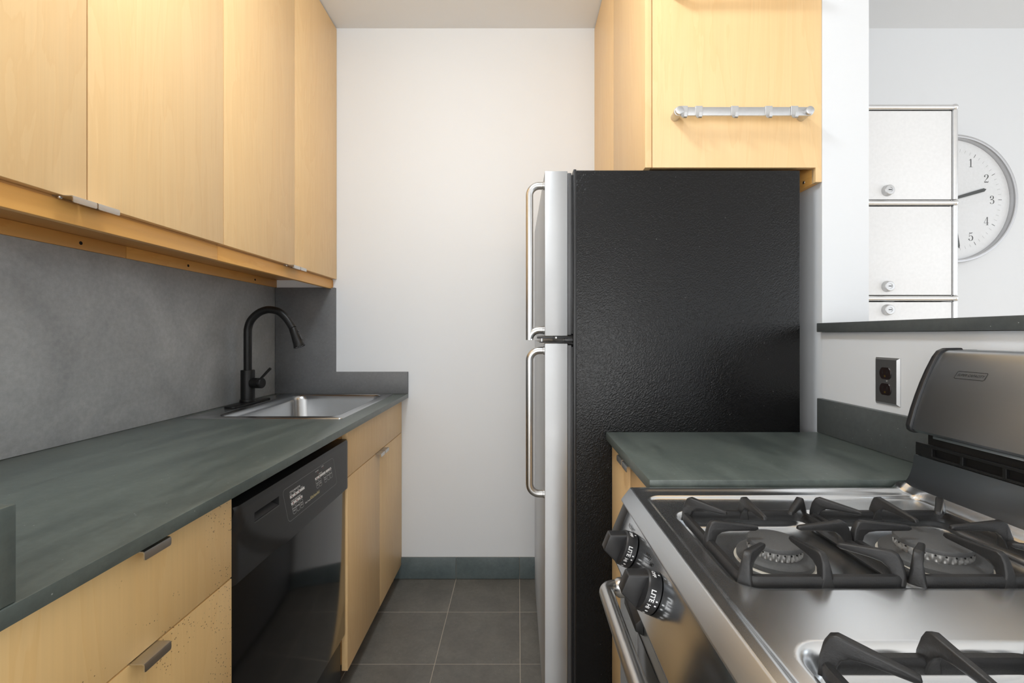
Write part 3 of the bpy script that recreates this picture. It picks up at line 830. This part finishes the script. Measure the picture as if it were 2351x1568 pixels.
t = thing('wall_outlet', 'steel wall outlet plate with two brown sockets above the right worktop', 'outlet', (XR, 1.112, 1.087))
oy, oz = 1.1115, 1.0870
bm = bmesh.new()
lo = [(XR - 0.0004, oy + s * 0.0365, oz + q * 0.0575) for s, q in ((1, 1), (-1, 1), (-1, -1), (1, -1))]
l2 = [(XR - 0.0012, p[1], p[2]) for p in lo]
hi = [(XR - 0.0062, oy + s * 0.0315, oz + q * 0.0525) for s, q in ((1, 1), (-1, 1), (-1, -1), (1, -1))]
loft(bm, [lo, l2, hi]); bmesh.ops.recalc_face_normals(bm, faces=bm.faces[:])
obj('plate', bm, 'steel_dark', t, angle=20)
for dz in (0.0195, -0.0195):
    bm = bmesh.new(); P = []
    for k in range(40):
        an = 2 * math.pi * k / 40; P.append((oy + 0.0170 * math.cos(an), oz + dz + max(-0.0142, min(0.0142, 0.0170 * math.sin(an)))))
    prism(bm, P, 'x', XR - 0.0085, XR - 0.006, 0.0004, 1)
    s = obj('socket', bm, 'brown_plastic', t)
    for yy in (0.0065, -0.0065):
        bx('slot', (XR - 0.0087, oy + yy - 0.0013, oz + dz - 0.001), (XR - 0.0083, oy + yy + 0.0013, oz + dz + 0.0075), 'dark_void', s, 0)
    b = bmesh.new(); box(b, (XR - 0.0087, oy - 0.0022, oz + dz - 0.0095), (XR - 0.0083, oy + 0.0022, oz + dz - 0.0045)); obj('ground_hole', b, 'brass', s)
b = bmesh.new(); lathe(b, [(0.0035, 0), (0.0032, 0.001), (0, 0.0016)], (XR - 0.0061, oy, oz), (-1, 0, 0), 16); obj('screw', b, 'chrome', t)

# ------------------------------------------------------------------ gas stove
t = thing('stove', 'stainless gas stove with black cast-iron grates and two visible black knobs', 'stove', (0.54, 0.4975, 0))
GY0, GY1 = 0.10, 0.895
GX0, GX1 = 0.2227, 0.748
def sst(a, b, x):
    x = max(0.0, min(1.0, (x - a) / (b - a))); return x * x * (3 - 2 * x)
WX0, WX1 = 0.266, 0.732
wells = ((0.549, 0.790), (0.198, 0.450))
burn = ((0.376, 0.667, 0.0365), (0.610, 0.670, 0.0455), (0.378, 0.320, 0.044), (0.612, 0.320, 0.0365))
def top_z(x, y):
    z = 0.8950
    s = sdf_rr(x, y, 0.2405, 0.744, GY0 + 0.048, GY1 - 0.048, 0.022)
    z += 0.0052 * sst(-0.004, 0.004, s)
    for yy in (GY1 - 0.016, GY0 + 0.016): z += 0.0040 * math.exp(-((y - yy) / 0.010) ** 2) * sst(GX0 + 0.004, GX0 + 0.03, x)
    for a, b in wells:
        q = sdf_rr(x, y, WX0, WX1, a, b, 0.032)
        z -= 0.0215 * sst(0.002, -0.018, q)
        if q < 0:
            m = (a + b) / 2
            z += 0.006 * math.exp(-((x - 0.495) / 0.022) ** 2) * sst(0, -0.02, q)
    for cx, cy, r in burn:
        d = math.hypot(x - cx, y - cy)
        z -= 0.003 * sst(0.105, 0.060, d)
    z += 0.012 * sst(0.728, 0.750, x) ** 2
    return z
bm = bmesh.new(); NX, NYY = 150, 230
g = [[bm.verts.new((GX0 + (GX1 - GX0) * i / NX, GY0 + (GY1 - GY0) * j / NYY, top_z(GX0 + (GX1 - GX0) * i / NX, GY0 + (GY1 - GY0) * j / NYY))) for j in range(NYY + 1)] for i in range(NX + 1)]
for i in range(NX):
    for j in range(NYY): bm.faces.new((g[i][j], g[i + 1][j], g[i + 1][j + 1], g[i][j + 1]))
bed = [e for e in bm.edges if e.is_boundary]
r = bmesh.ops.extrude_edge_only(bm, edges=bed)
for v in [q for q in r['geom'] if isinstance(q, bmesh.types.BMVert)]: v.co.z = 0.868
obj('cooktop', bm, 'steel_top', t, angle=60)
bm = bmesh.new()
prism(bm, [(0.2235, 0.9006), (0.2205, 0.8995), (0.2035, 0.8775), (0.2035, 0.8745), (0.2070, 0.8725), (0.2226, 0.8925)], 'y', GY0, GY1, 0.001)
obj('front_trim', bm, 'steel_y', t)
bm = bmesh.new(); prism(bm, [(0.236, 0.868), (0.236, 0.03), (0.885, 0.03), (0.885, 0.868)], 'y', 0.112, 0.884)
obj('body', bm, 'dark_grey', t)
cpp = [(0.2090, 0.8715), (0.1765, 0.7930), (0.1775, 0.7880), (0.1990, 0.7760), (0.2350, 0.7760), (0.2350, 0.8715)]
bm = bmesh.new(); prism(bm, cpp, 'y', 0.142, 0.8535, 0.0008)
cpn = obj('control_panel', bm, 'steel_panel', t)
for a, b in ((0.854, 0.8935), (0.102, 0.1415)):
    bm = bmesh.new(); prism(bm, [(0.2075, 0.8710), (0.1740, 0.7920), (0.1760, 0.7850), (0.1990, 0.7730), (0.2350, 0.7730), (0.2350, 0.8710)], 'y', a, b, 0.0015)
    obj('end_cap', bm, 'black_plastic', t)
bx('oven_door', (0.198, 0.115, 0.205), (0.2345, 0.880, 0.7685), 'steel_y', t, 0.003)
bx('door_window', (0.1962, 0.235, 0.30), (0.1978, 0.745, 0.715), 'black_gloss', t, 0.0005)
bx('lower_drawer', (0.198, 0.115, 0.04), (0.2345, 0.880, 0.200), 'steel_y', t, 0.003)
bm = bmesh.new(); prism(bm, [(0.1978, 0.726), (0.1850, 0.734), (0.1850, 0.745), (0.1978, 0.757)], 'y', 0.715, 0.790, 0.0012)
obj('door_latch', bm, 'black_plastic', t)
bm = bmesh.new(); hz = 0.744; hx = 0.157
ya, yb = 0.822, 0.175
p = [(0.1978, ya, hz)] + arc_path((0.1978, ya, hz), (hx, ya, hz), (hx, 0.5, hz), 0.020) + arc_path((hx, 0.5, hz), (hx, yb, hz), (0.1978, yb, hz), 0.020) + [(0.1978, yb, hz)]
tube(bm, p, 0.0128, 20)
for y in (ya, yb): lathe(bm, [(0.0128, 0.022), (0.0165, 0.016), (0.0170, 0.0)], (0.1978, y, hz), (-1, 0, 0), 20)
obj('oven_handle', bm, 'nickel', t)
# knobs
kn = Vector((-0.0795, 0, 0.0325)).normalized(); kt = Vector((0.378, 0, 0.9256)).normalized(); kb = Vector((0, 1, 0))
def knob(y):
    c = Vector((0.1925, y, 0.8325)) + kn * 0.0005
    bm = bmesh.new(); lathe(bm, [(0.0290, 0.0), (0.0290, 0.002), (0.0280, 0.0165), (0.0262, 0.0185), (0, 0.0190)], c, kn, 44)
    k = obj('knob', bm, 'black_plastic', t)
    bm = bmesh.new(); b = bmesh.new()
    prism(b, [(-0.0262, 0.012), (0.0262, 0.012), (0.0245, 0.019), (0.0135, 0.045), (-0.0135, 0.045), (-0.0245, 0.019)], 'z', -0.0110, 0.0110, 0.0022, 3)
    mt = Matrix((kt, kn, kb)).transposed().to_4x4(); mt.translation = c
    merge(bm, b, mt); bmesh.ops.recalc_face_normals(bm, faces=bm.faces[:])
    obj('grip', bm, 'black_plastic', k)
    bm = bmesh.new()
    def wrap(flat, th0, h0):
        def fn(a, b_):
            th = R(th0) + a / 0.0288; h = h0 - b_; rr = 0.0291 - 0.0010 * (h - 0.002) / 0.0145
            return c + (kt * math.cos(th) - kb * math.sin(th)) * rr + kn * h
        put(bm, flat, fn)
    wrap(text_bm('OFF', 0.0072), 12, 0.0110); wrap(text_bm('LITE', 0.0092), 76, 0.0110); wrap(text_bm('HI', 0.0078), 107, 0.0120)
    for th in (12, 86, 99): wrap(fill([(-0.001, -0.0013), (0.001, -0.0013), (0.001, 0.0013), (-0.001, 0.0013)]), th, 0.0035)
    for th in (126, 142): wrap(fill([(-0.0012, -0.0018), (0.0012, -0.0018), (0.0012, 0.0018), (-0.0012, 0.0018)]), th, 0.0095)
    obj('dial_print', bm, 'white_print', k, False)
for y in (0.777, 0.649, 0.350, 0.225): knob(y)
# small legends printed on the control panel beside the knobs
def cpf(y, q):
    c = Vector((0.1925, 0, 0.8325)) + kn * 0.0004
    return lambda a, b: c + kb * (y - a) + kt * (q + b)
bm = bmesh.new()
for y, q, lines in ((0.812, 0.0255, ('FRONT',)), (0.706, 0.0255, ('REAR',))):
    for s in lines: put(bm, text_bm(s, 0.0085), cpf(y, q))
    for i in range(2): put(bm, outline(-0.004 + i * 0.0045, -0.004, 0.0 + i * 0.0045, 0.0, 0.0003, 0.0006), cpf(y - 0.020, q + 0.001 * i))
    put(bm, fill([(-0.004, -0.0085), (0, -0.0085), (0, -0.0045), (-0.004, -0.0045)]), cpf(y - 0.020, q + 0.003))
obj('panel_print', bm, 'black_print', cpn, False)['kind'] = 'stuff'

# burners
def burner(cx, cy, r):
    zf = 0.8710
    bm = bmesh.new(); rb = r * 1.38
    lathe(bm, [(rb - 0.002, 0), (rb, 0.001), (rb, 0.0075), (rb - 0.002, 0.0095), (r + 0.002, 0.0125), (0, 0.0125)], (cx, cy, zf), seg=48)
    b = obj('burner', bm, 'cap', t)
    bm = bmesh.new(); lathe(bm, [(rb + 0.002, 0), (rb + 0.0035, 0.0006), (rb + 0.0030, 0.0018), (rb - 0.003, 0.0018)], (cx, cy, zf - 0.0012), seg=48)
    obj('burner_reflection', bm, 'cream_reflection', b)  # bright reflection round the burner base, modelled as a pale ring
    bm = bmesh.new(); n = 160; rows = []
    for h, wv in ((0.0124, 0.0), (0.0145, 0.0014), (0.0170, 0.0018), (0.0195, 0.0004), (0.0230, 0.0)):
        rows.append([bm.verts.new((cx + (r - 0.0016 + wv * math.sin(32 * 2 * math.pi * k / n)) * math.cos(2 * math.pi * k / n), cy + (r - 0.0016 + wv * math.sin(32 * 2 * math.pi * k / n)) * math.sin(2 * math.pi * k / n), zf + h)) for k in range(n)])
    for a, c in zip(rows, rows[1:]):
        for k in range(n): bm.faces.new((a[k], a[(k + 1) % n], c[(k + 1) % n], c[k]))
    obj('flame_ring', bm, 'burner_alu', b)
    bm = bmesh.new()
    for k in range(24):
        an = 2 * math.pi * (k + 0.5) / 24; d = Vector((math.cos(an), math.sin(an), 0))
        lathe(bm, [(0.0012, -0.0015), (0.0012, 0.0009), (0, 0.0009)], Vector((cx, cy, zf + 0.0213)) + d * (r - 0.0016), d, 8)
    obj('port', bm, 'dark_void', b)['kind'] = 'stuff'
    bm = bmesh.new()
    lathe(bm, [(r - 0.001, 0.0230), (r + 0.0002, 0.0235), (r + 0.0004, 0.0270), (r - 0.0008, 0.0292), (r - 0.003, 0.0300), (0, 0.0303)], (cx, cy, zf), seg=48)
    obj('burner_cap', bm, 'cap', b)
for q in burn: burner(*q)

# grates: a rounded square bar with eight upturned fingers
def finger(bm, base, d, Lf, wd=0.0095):
    d = Vector((d[0], d[1], 0)).normalized(); n = Vector((-d.y, d.x, 0))
    prof = [(-0.001, 0.888), (-0.0005, 0.904), (0.0025, 0.917), (0.007, 0.9250), (0.013, 0.9278), (0.020, 0.9268), (Lf - 0.004, 0.9205), (Lf, 0.9190), (Lf + 0.001, 0.9150), (Lf - 0.004, 0.9128), (0.034, 0.9125), (0.023, 0.9110), (0.0165, 0.9060), (0.0130, 0.8990), (0.0115, 0.888)]
    b = bmesh.new(); m = len(prof)
    def hw(s, z):
        taper = 1.0 - 0.28 * max(0.0, min(1.0, (s - 0.015) / (Lf - 0.015)))
        flare = 1.0 + 0.9 * max(0.0, (0.905 - z) / 0.017)
        return wd / 2 * taper * flare
    A = [b.verts.new(Vector(base) + d * s + n * hw(s, z) + Vector((0, 0, z))) for s, z in prof]
    B = [b.verts.new(Vector(base) + d * s - n * hw(s, z) + Vector((0, 0, z))) for s, z in prof]
    b.faces.new(A); b.faces.new(B[::-1])
    for i in range(m): b.faces.new((A[i], B[i], B[(i + 1) % m], A[(i + 1) % m]))
    bmesh.ops.recalc_face_normals(b, faces=b.faces[:])
    es = [e for e in b.edges if len(e.link_faces) == 2 and any(len(f.verts) > 4 for f in e.link_faces)]
    bmesh.ops.bevel(b, geom=es, offset=0.0022, segments=3, profile=0.5, affect='EDGES')
    merge(bm, b)
def grate(x0, x1, y0, y1):
    bm = bmesh.new(); cx, cy = (x0 + x1) / 2, (y0 + y1) / 2; bw = 0.0115
    def lp(ins, z, r): return [(x, y, z) for x, y in rrect(x0 + ins, y0 + ins, x1 - ins, y1 - ins, r, 6)]
    b = bmesh.new()
    L = [lp(0.002, 0.886, 0.022), lp(0.0, 0.889, 0.024), lp(0.0, 0.898, 0.024), lp(0.0025, 0.9015, 0.0215), lp(bw - 0.0025, 0.9015, 0.0145), lp(bw, 0.898, 0.012), lp(bw, 0.889, 0.012), lp(bw - 0.002, 0.886, 0.014)]
    V = [[b.verts.new(p) for p in q] for q in L]; n = len(V[0])
    for a, c in zip(V, V[1:] + V[:1]):
        for k in range(n): b.faces.new((a[k], a[(k + 1) % n], c[(k + 1) % n], c[k]))
    bmesh.ops.recalc_face_normals(b, faces=b.faces[:]); merge(bm, b)
    e = 0.0005
    for base, d in (((x0 + e, cy, 0), (1, 0)), ((x1 - e, cy, 0), (-1, 0)), ((cx, y0 + e, 0), (0, 1)), ((cx, y1 - e, 0), (0, -1))):
        finger(bm, base, d, (x1 - x0) / 2 - 0.030)
    for sx in (-1, 1):
        for sy in (-1, 1):
            base = (cx + sx * ((x1 - x0) / 2 - 0.0065), cy + sy * ((y1 - y0) / 2 - 0.0065), 0)
            finger(bm, base, (-sx, -sy), 0.070, 0.0105)
    return bm
for x0, x1 in ((0.2755, 0.4885), (0.4905, 0.7235)):
    for y0, y1 in ((0.5595, 0.7790), (0.2105, 0.4300)):
        obj('grate', grate(x0, x1, y0, y1), 'iron', t, angle=50)

# riser, vent and the slanted back panel
bm = bmesh.new()
prism(bm, [(0.7485, 0.870), (0.7485, 0.9070)] + [(q.x, q.y) for q in smooth([(0.7490, 0.9075, 0), (0.7560, 0.9125, 0), (0.7640, 0.9220, 0), (0.7710, 0.9400, 0), (0.7755, 0.9655, 0)], 5)] + [(0.7756, 0.9660), (0.7850, 0.9660), (0.7850, 0.870)], 'y', GY0 + 0.002, GY1 - 0.004, 0.001)
obj('riser', bm, 'steel_back', t, angle=50)
bm = bmesh.new(); vx0, vx1 = 0.7770, 0.7835
for a, b in ((0.967, 0.9715), (0.9860, 0.9920)): box(bm, (vx0, GY0 + 0.004, a), (vx1, GY1 - 0.006, b), 0.0008, 1)

cuts = [(0.8535, 0.889), (0.7945, 0.8)]
y = 0.730
while y > 0.16: cuts.append((y - 0.006, y)); y -= 0.0705
cuts.append((GY0 + 0.004, 0.145))
for a, b in cuts: box(bm, (vx0, a, 0.9710), (vx1, b, 0.9865), 0.0005, 1)
obj('vent_grille', bm, 'black_matte', t)
bm = bmesh.new(); box(bm, (0.800, GY0 + 0.006, 0.872), (0.890, GY1 - 0.008, 1.012)); obj('vent_cavity', bm, 'dark_void', t)
bx('vent_lip', (0.786, GY0 + 0.02, 1.0035), (0.7995, 0.862, 1.0085), 'steel_y', t, 0.0008)
front = [(q.x, q.y) for q in smooth([(0.7660, 1.0180, 0), (0.7690, 1.0320, 0), (0.7750, 1.0550, 0), (0.7835, 1.0800, 0), (0.7930, 1.1050, 0), (0.8040, 1.1300, 0), (0.8165, 1.1540, 0), (0.8255, 1.1660, 0), (0.8340, 1.1705, 0)], 3)]
back = [(0.8620, 1.1712), (0.8950, 1.1712), (0.8950, 1.0125), (0.7720, 1.0125)]
bm = bmesh.new(); prism(bm, front + back, 'y', 0.112, 0.8835)
bp = obj('back_panel', bm, 'steel_back', t)
capf = [(0.7615, 1.0240), (0.7640, 1.0340), (0.7705, 1.0570), (0.7790, 1.0820), (0.7885, 1.1070), (0.7995, 1.1320), (0.8130, 1.1580), (0.8220, 1.1695), (0.8340, 1.1745), (0.8640, 1.1750), (0.8660, 1.1715), (0.8955, 1.1715), (0.8955, 1.0100), (0.7705, 1.0100), (0.7635, 1.0150)]
for a, b in ((0.884, 0.8945), (0.101, 0.1115)):
    bm = bmesh.new(); prism(bm, capf, 'y', a, b, 0.0015); obj('end_cap', bm, 'black_plastic', t)
def xs(z):
    for (xa, za), (xb, zb2) in zip(front, front[1:]):
        if za <= z <= zb2: return xa + (xb - xa) * (z - za) / (zb2 - za)
    return front[-1][0]
def bg(a, b): return Vector((xs(1.1274 + b) - 0.0005, 0.8065 - a - b * 0.18, 1.1274 + b))
bm = bmesh.new()
put(bm, text_bm('SUPER CAPACITY', 0.0061, 0.3, 'CENTER', 0.0), bg); put(bm, outline(-0.0272, -0.0068, 0.0272, 0.0068, 0.0025, 0.0008), bg)
o = obj('badge', bm, 'black_print', bp, False); o['label'] = 'outlined badge reading SUPER CAPACITY'

# ------------------------------------------------------------------ white storage unit beyond the bar
t = thing('storage_cabinet', 'tall white metal storage cabinet with chrome tube frame behind the bar', 'cabinet', (1.38, 1.95, 0))
TX0, TX1, TY0, TY1 = 1.12, 1.6305, 1.7, 2.2
lv = [2.049 - 0.3562 * k for k in range(6)]
rt = 0.0100
def tb_(a, b):
    b_ = bmesh.new(); tube(b_, [a, b], rt, 16); obj('tube', b_, 'chrome', t)
for z in lv:
    tb_((TX0 + 0.012, TY0, z), (TX1 - 0.012, TY0, z)); tb_((TX0 + 0.012, TY1, z), (TX1 - 0.012, TY1, z))
    tb_((TX0, TY0 + 0.012, z), (TX0, TY1 - 0.012, z)); tb_((TX1, TY0 + 0.012, z), (TX1, TY1 - 0.012, z))
for x in (TX0, TX1):
    for y in (TY0, TY1):
        for za, zb in zip(lv, lv[1:]): tb_((x, y, za - 0.012), (x, y, zb + 0.012))
        b = bmesh.new(); tube(b, [(x, y, lv[-1] - 0.012), (x, y, 0.0)], rt, 14); obj('leg', b, 'chrome', t)
        for z in lv:
            b = bmesh.new(); bmesh.ops.create_uvsphere(b, u_segments=16, v_segments=10, radius=0.0128, matrix=Matrix.Translation((x, y, z)))
            lathe(b, [(0.0060, 0.0116), (0.0040, 0.0118), (0.0034, 0.0095), (0, 0.0095)], (x, y, z), (1, 0, 0) if x > 1.3 else (-1, 0, 0), 12)
            obj('ball_joint', b, 'chrome', t)
for x in (TX0, TX1):
    for za, zb in zip(lv, lv[1:]): bx('side_panel', (x - 0.0006, TY0 + 0.012, zb + 0.0105), (x + 0.0006, TY1 - 0.012, za - 0.0105), 'white_enamel', t, 0)
bx('top_panel', (TX0 + 0.0105, TY0 + 0.0105, lv[0] - 0.001), (TX1 - 0.0105, TY1 - 0.0105, lv[0] + 0.001), 'white_enamel', t, 0)
bx('back_panel', (TX0 + 0.0105, TY1 - 0.001, lv[-1] + 0.0105), (TX1 - 0.0105, TY1 + 0.001, lv[0] - 0.0105), 'white_enamel', t, 0)
for k, (za, zb) in enumerate(zip(lv, lv[1:])):
    d = bx('door', (TX0 + 0.014, TY0 - 0.004, zb + 0.0125), (TX1 - 0.0135, TY0 + 0.012, za - 0.0140), 'white_enamel', t, 0.0012)
    zl = za - 0.0432 if k == 2 else zb + 0.0440
    b = bmesh.new(); o_ = (1.3755, TY0 - 0.0041, zl)
    lathe(b, [(0.0205, 0), (0.0205, 0.004), (0.0195, 0.0055), (0.0185, 0.0150), (0.0165, 0.0168), (0.0085, 0.0172), (0.0078, 0.0160), (0, 0.0160)], o_, (0, -1, 0), 32)
    lk = obj('lock', b, 'alu', d)
    bx('keyhole', (1.3755 - 0.0055, TY0 - 0.0212, zl - 0.0012), (1.3755 + 0.0055, TY0 - 0.0200, zl + 0.0012), 'dark_void', d, 0)

# ------------------------------------------------------------------ wall clock
CX, CZ, CR = 2.1205, 1.8635, 0.3140
t = thing('wall_clock', 'large round white wall clock half hidden behind the storage cabinet', 'clock', (CX, D, CZ))
b = bmesh.new()
lathe(b, [(0, 0.0005), (CR - 0.004, 0.0005), (CR, 0.004), (CR, 0.030), (CR - 0.003, 0.036), (CR - 0.010, 0.038), (CR - 0.016, 0.036), (CR - 0.019, 0.022), (CR - 0.019, 0.012), (0, 0.012)], (CX, D, CZ), (0, -1, 0), 96)
obj('case', b, 'clock_rim', t)
b = bmesh.new(); lathe(b, [(0, 0.0128), (CR - 0.0195, 0.0128), (CR - 0.0195, 0.0122)], (CX, D, CZ), (0, -1, 0), 96)
fc = obj('face', b, 'clock_face', t)
def ck(y): return lambda a, c: Vector((CX + a, y, CZ + c))
DG = {
 '0': [([(.3, .98), (.12, .85), (.06, .5), (.12, .15), (.3, .02), (.48, .15), (.54, .5), (.48, .85), (.3, .98)], [.03, .1, .14, .1, .03, .1, .14, .1, .03])],
 '1': [([(.3, 0), (.3, .98)], [.13, .13]), ([(.08, .015), (.52, .015)], [.035, .035]), ([(.08, .82), (.22, .88), (.3, .97)], [.03, .05, .06])],
 '2': [([(.10, .74), (.10, .84), (.2, .95), (.32, .98), (.45, .91), (.50, .76), (.42, .57), (.25, .36), (.10, .16), (.05, .05)], [.12, .10, .05, .04, .1, .14, .11, .06, .04, .04]), ([(.05, .06), (.3, .08), (.5, .06)], [.1, .12, .1]), ([(.5, .04), (.55, .22)], [.06, .035])],
 '3': [([(.11, .76), (.12, .86), (.24, .97), (.36, .95), (.44, .86), (.44, .70), (.36, .58), (.2, .53)], [.12, .1, .04, .05, .12, .13, .06, .03]), ([(.2, .53), (.38, .49), (.49, .37), (.50, .22), (.42, .07), (.27, .015), (.13, .06), (.08, .18)], [.03, .06, .13, .14, .08, .035, .07, .12])],
 '4': [([(.38, .98), (.02, .28)], [.035, .035]), ([(.02, .27), (.6, .27)], [.04, .04]), ([(.41, .98), (.41, 0)], [.12, .12]), ([(.24, .015), (.57, .015)], [.035, .035])],
 '5': [([(.12, .93), (.3, .90), (.5, .96)], [.08, .1, .07]), ([(.13, .96), (.10, .47)], [.035, .035]), ([(.10, .48), (.22, .60), (.36, .60), (.48, .48), (.52, .31), (.46, .12), (.3, .015), (.15, .05), (.08, .18)], [.03, .04, .06, .13, .14, .11, .035, .07, .12])],
 '6': [([(.5, .85), (.38, .97), (.22, .9), (.09, .6), (.1, .25), (.3, .02), (.5, .18), (.52, .36), (.38, .58), (.22, .55), (.1, .4)], [.11, .04, .06, .13, .13, .035, .12, .13, .05, .04, .03])],
 '7': [([(.06, .9), (.3, .92), (.54, .94)], [.1, .1, .06]), ([(.54, .94), (.3, .45), (.24, 0)], [.04, .08, .14])],
 '8': [([(.3, .98), (.13, .88), (.12, .68), (.3, .54), (.5, .35), (.5, .14), (.3, .02), (.1, .14), (.1, .34), (.3, .54), (.46, .7), (.45, .88), (.3, .98)], [.03, .08, .1, .09, .12, .1, .03, .08, .08, .05, .07, .07, .03])],
 '9': [([(.1, .15), (.22, .03), (.38, .1), (.51, .4), (.5, .75), (.3, .98), (.1, .82), (.08, .64), (.22, .42), (.38, .45), (.5, .6)], [.11, .04, .06, .13, .13, .035, .12, .13, .05, .04, .03])],
}
ink = bmesh.new(); pale = bmesh.new(); yf = D - 0.0131; HN = 0.041
for hr in range(1, 13):
    an = math.pi / 6 * hr; s = str(hr); wtot = 0.62 * HN * len(s)
    cx, cz = math.sin(an) * 0.2085, math.cos(an) * 0.2085
    for i, ch in enumerate(s):
        for pts, wds in DG[ch]:
            P = [(cx - wtot / 2 + (i * 0.62 + p[0]) * HN, cz + (p[1] - 0.5) * HN) for p in pts]
            if len(P) > 3:
                W3 = smooth([(p[0], p[1], wv * HN) for p, wv in zip(P, wds)], 5)
                put(ink, ribbon([(q.x, q.y) for q in W3], [max(q.z, 0.0008) for q in W3]), ck(yf))
            else: put(ink, ribbon(P, [wv * HN for wv in wds]), ck(yf))
            if ch in '2356' and len(P) > 6:
                k = -1 if ch == '5' else 0
                put(ink, disc(P[k][0], P[k][1], 0.075 * HN), ck(yf - 0.0001))
for k in range(60):
    an = 2 * math.pi * k / 60; d = Vector((math.sin(an), math.cos(an)))
    big = k % 5 == 0; r0, r1 = (0.2385, 0.2560) if big else (0.2385, 0.2530)
    put(ink if big else pale, ribbon([d * r0, d * r1], [0.0026 if big else 0.0012] * 2), ck(yf))
obj('numerals', ink, 'clock_ink', fc, False)
obj('minute_marks', pale, 'clock_ink_pale', fc, False)
for an, ln, wd, y in ((74.0, 0.181, 0.0135, 0.018), (171.0, 0.243, 0.0085, 0.021)):
    d = Vector((math.sin(R(an)), 0, math.cos(R(an)))); n = Vector((d.z, 0, -d.x)); b = bmesh.new()
    P = [d * -0.035 + n * wd * .45, d * -0.035 - n * wd * .45, d * (ln - 0.012) - n * wd * .62, d * ln, d * (ln - 0.012) + n * wd * .62]
    lo = [b.verts.new(Vector((CX, D - y, CZ)) + p) for p in P]; hi = [b.verts.new(Vector((CX, D - y - 0.0016, CZ)) + p) for p in P]
    b.faces.new(lo); b.faces.new(hi[::-1])
    for i in range(5): b.faces.new((lo[i], lo[(i + 1) % 5], hi[(i + 1) % 5], hi[i]))
    bmesh.ops.recalc_face_normals(b, faces=b.faces[:]); obj('hand', b, 'hand', t, False)
b = bmesh.new(); lathe(b, [(0.009, 0.012), (0.009, 0.024), (0, 0.025)], (CX, D, CZ), (0, -1, 0), 20); obj('hub', b, 'hand', t)
b = bmesh.new(); lathe(b, [(0, 0.0295), (CR - 0.0175, 0.0295), (CR - 0.0175, 0.0310), (0, 0.0310)], (CX, D, CZ), (0, -1, 0), 64); obj('cover_glass', b, 'glass', t)
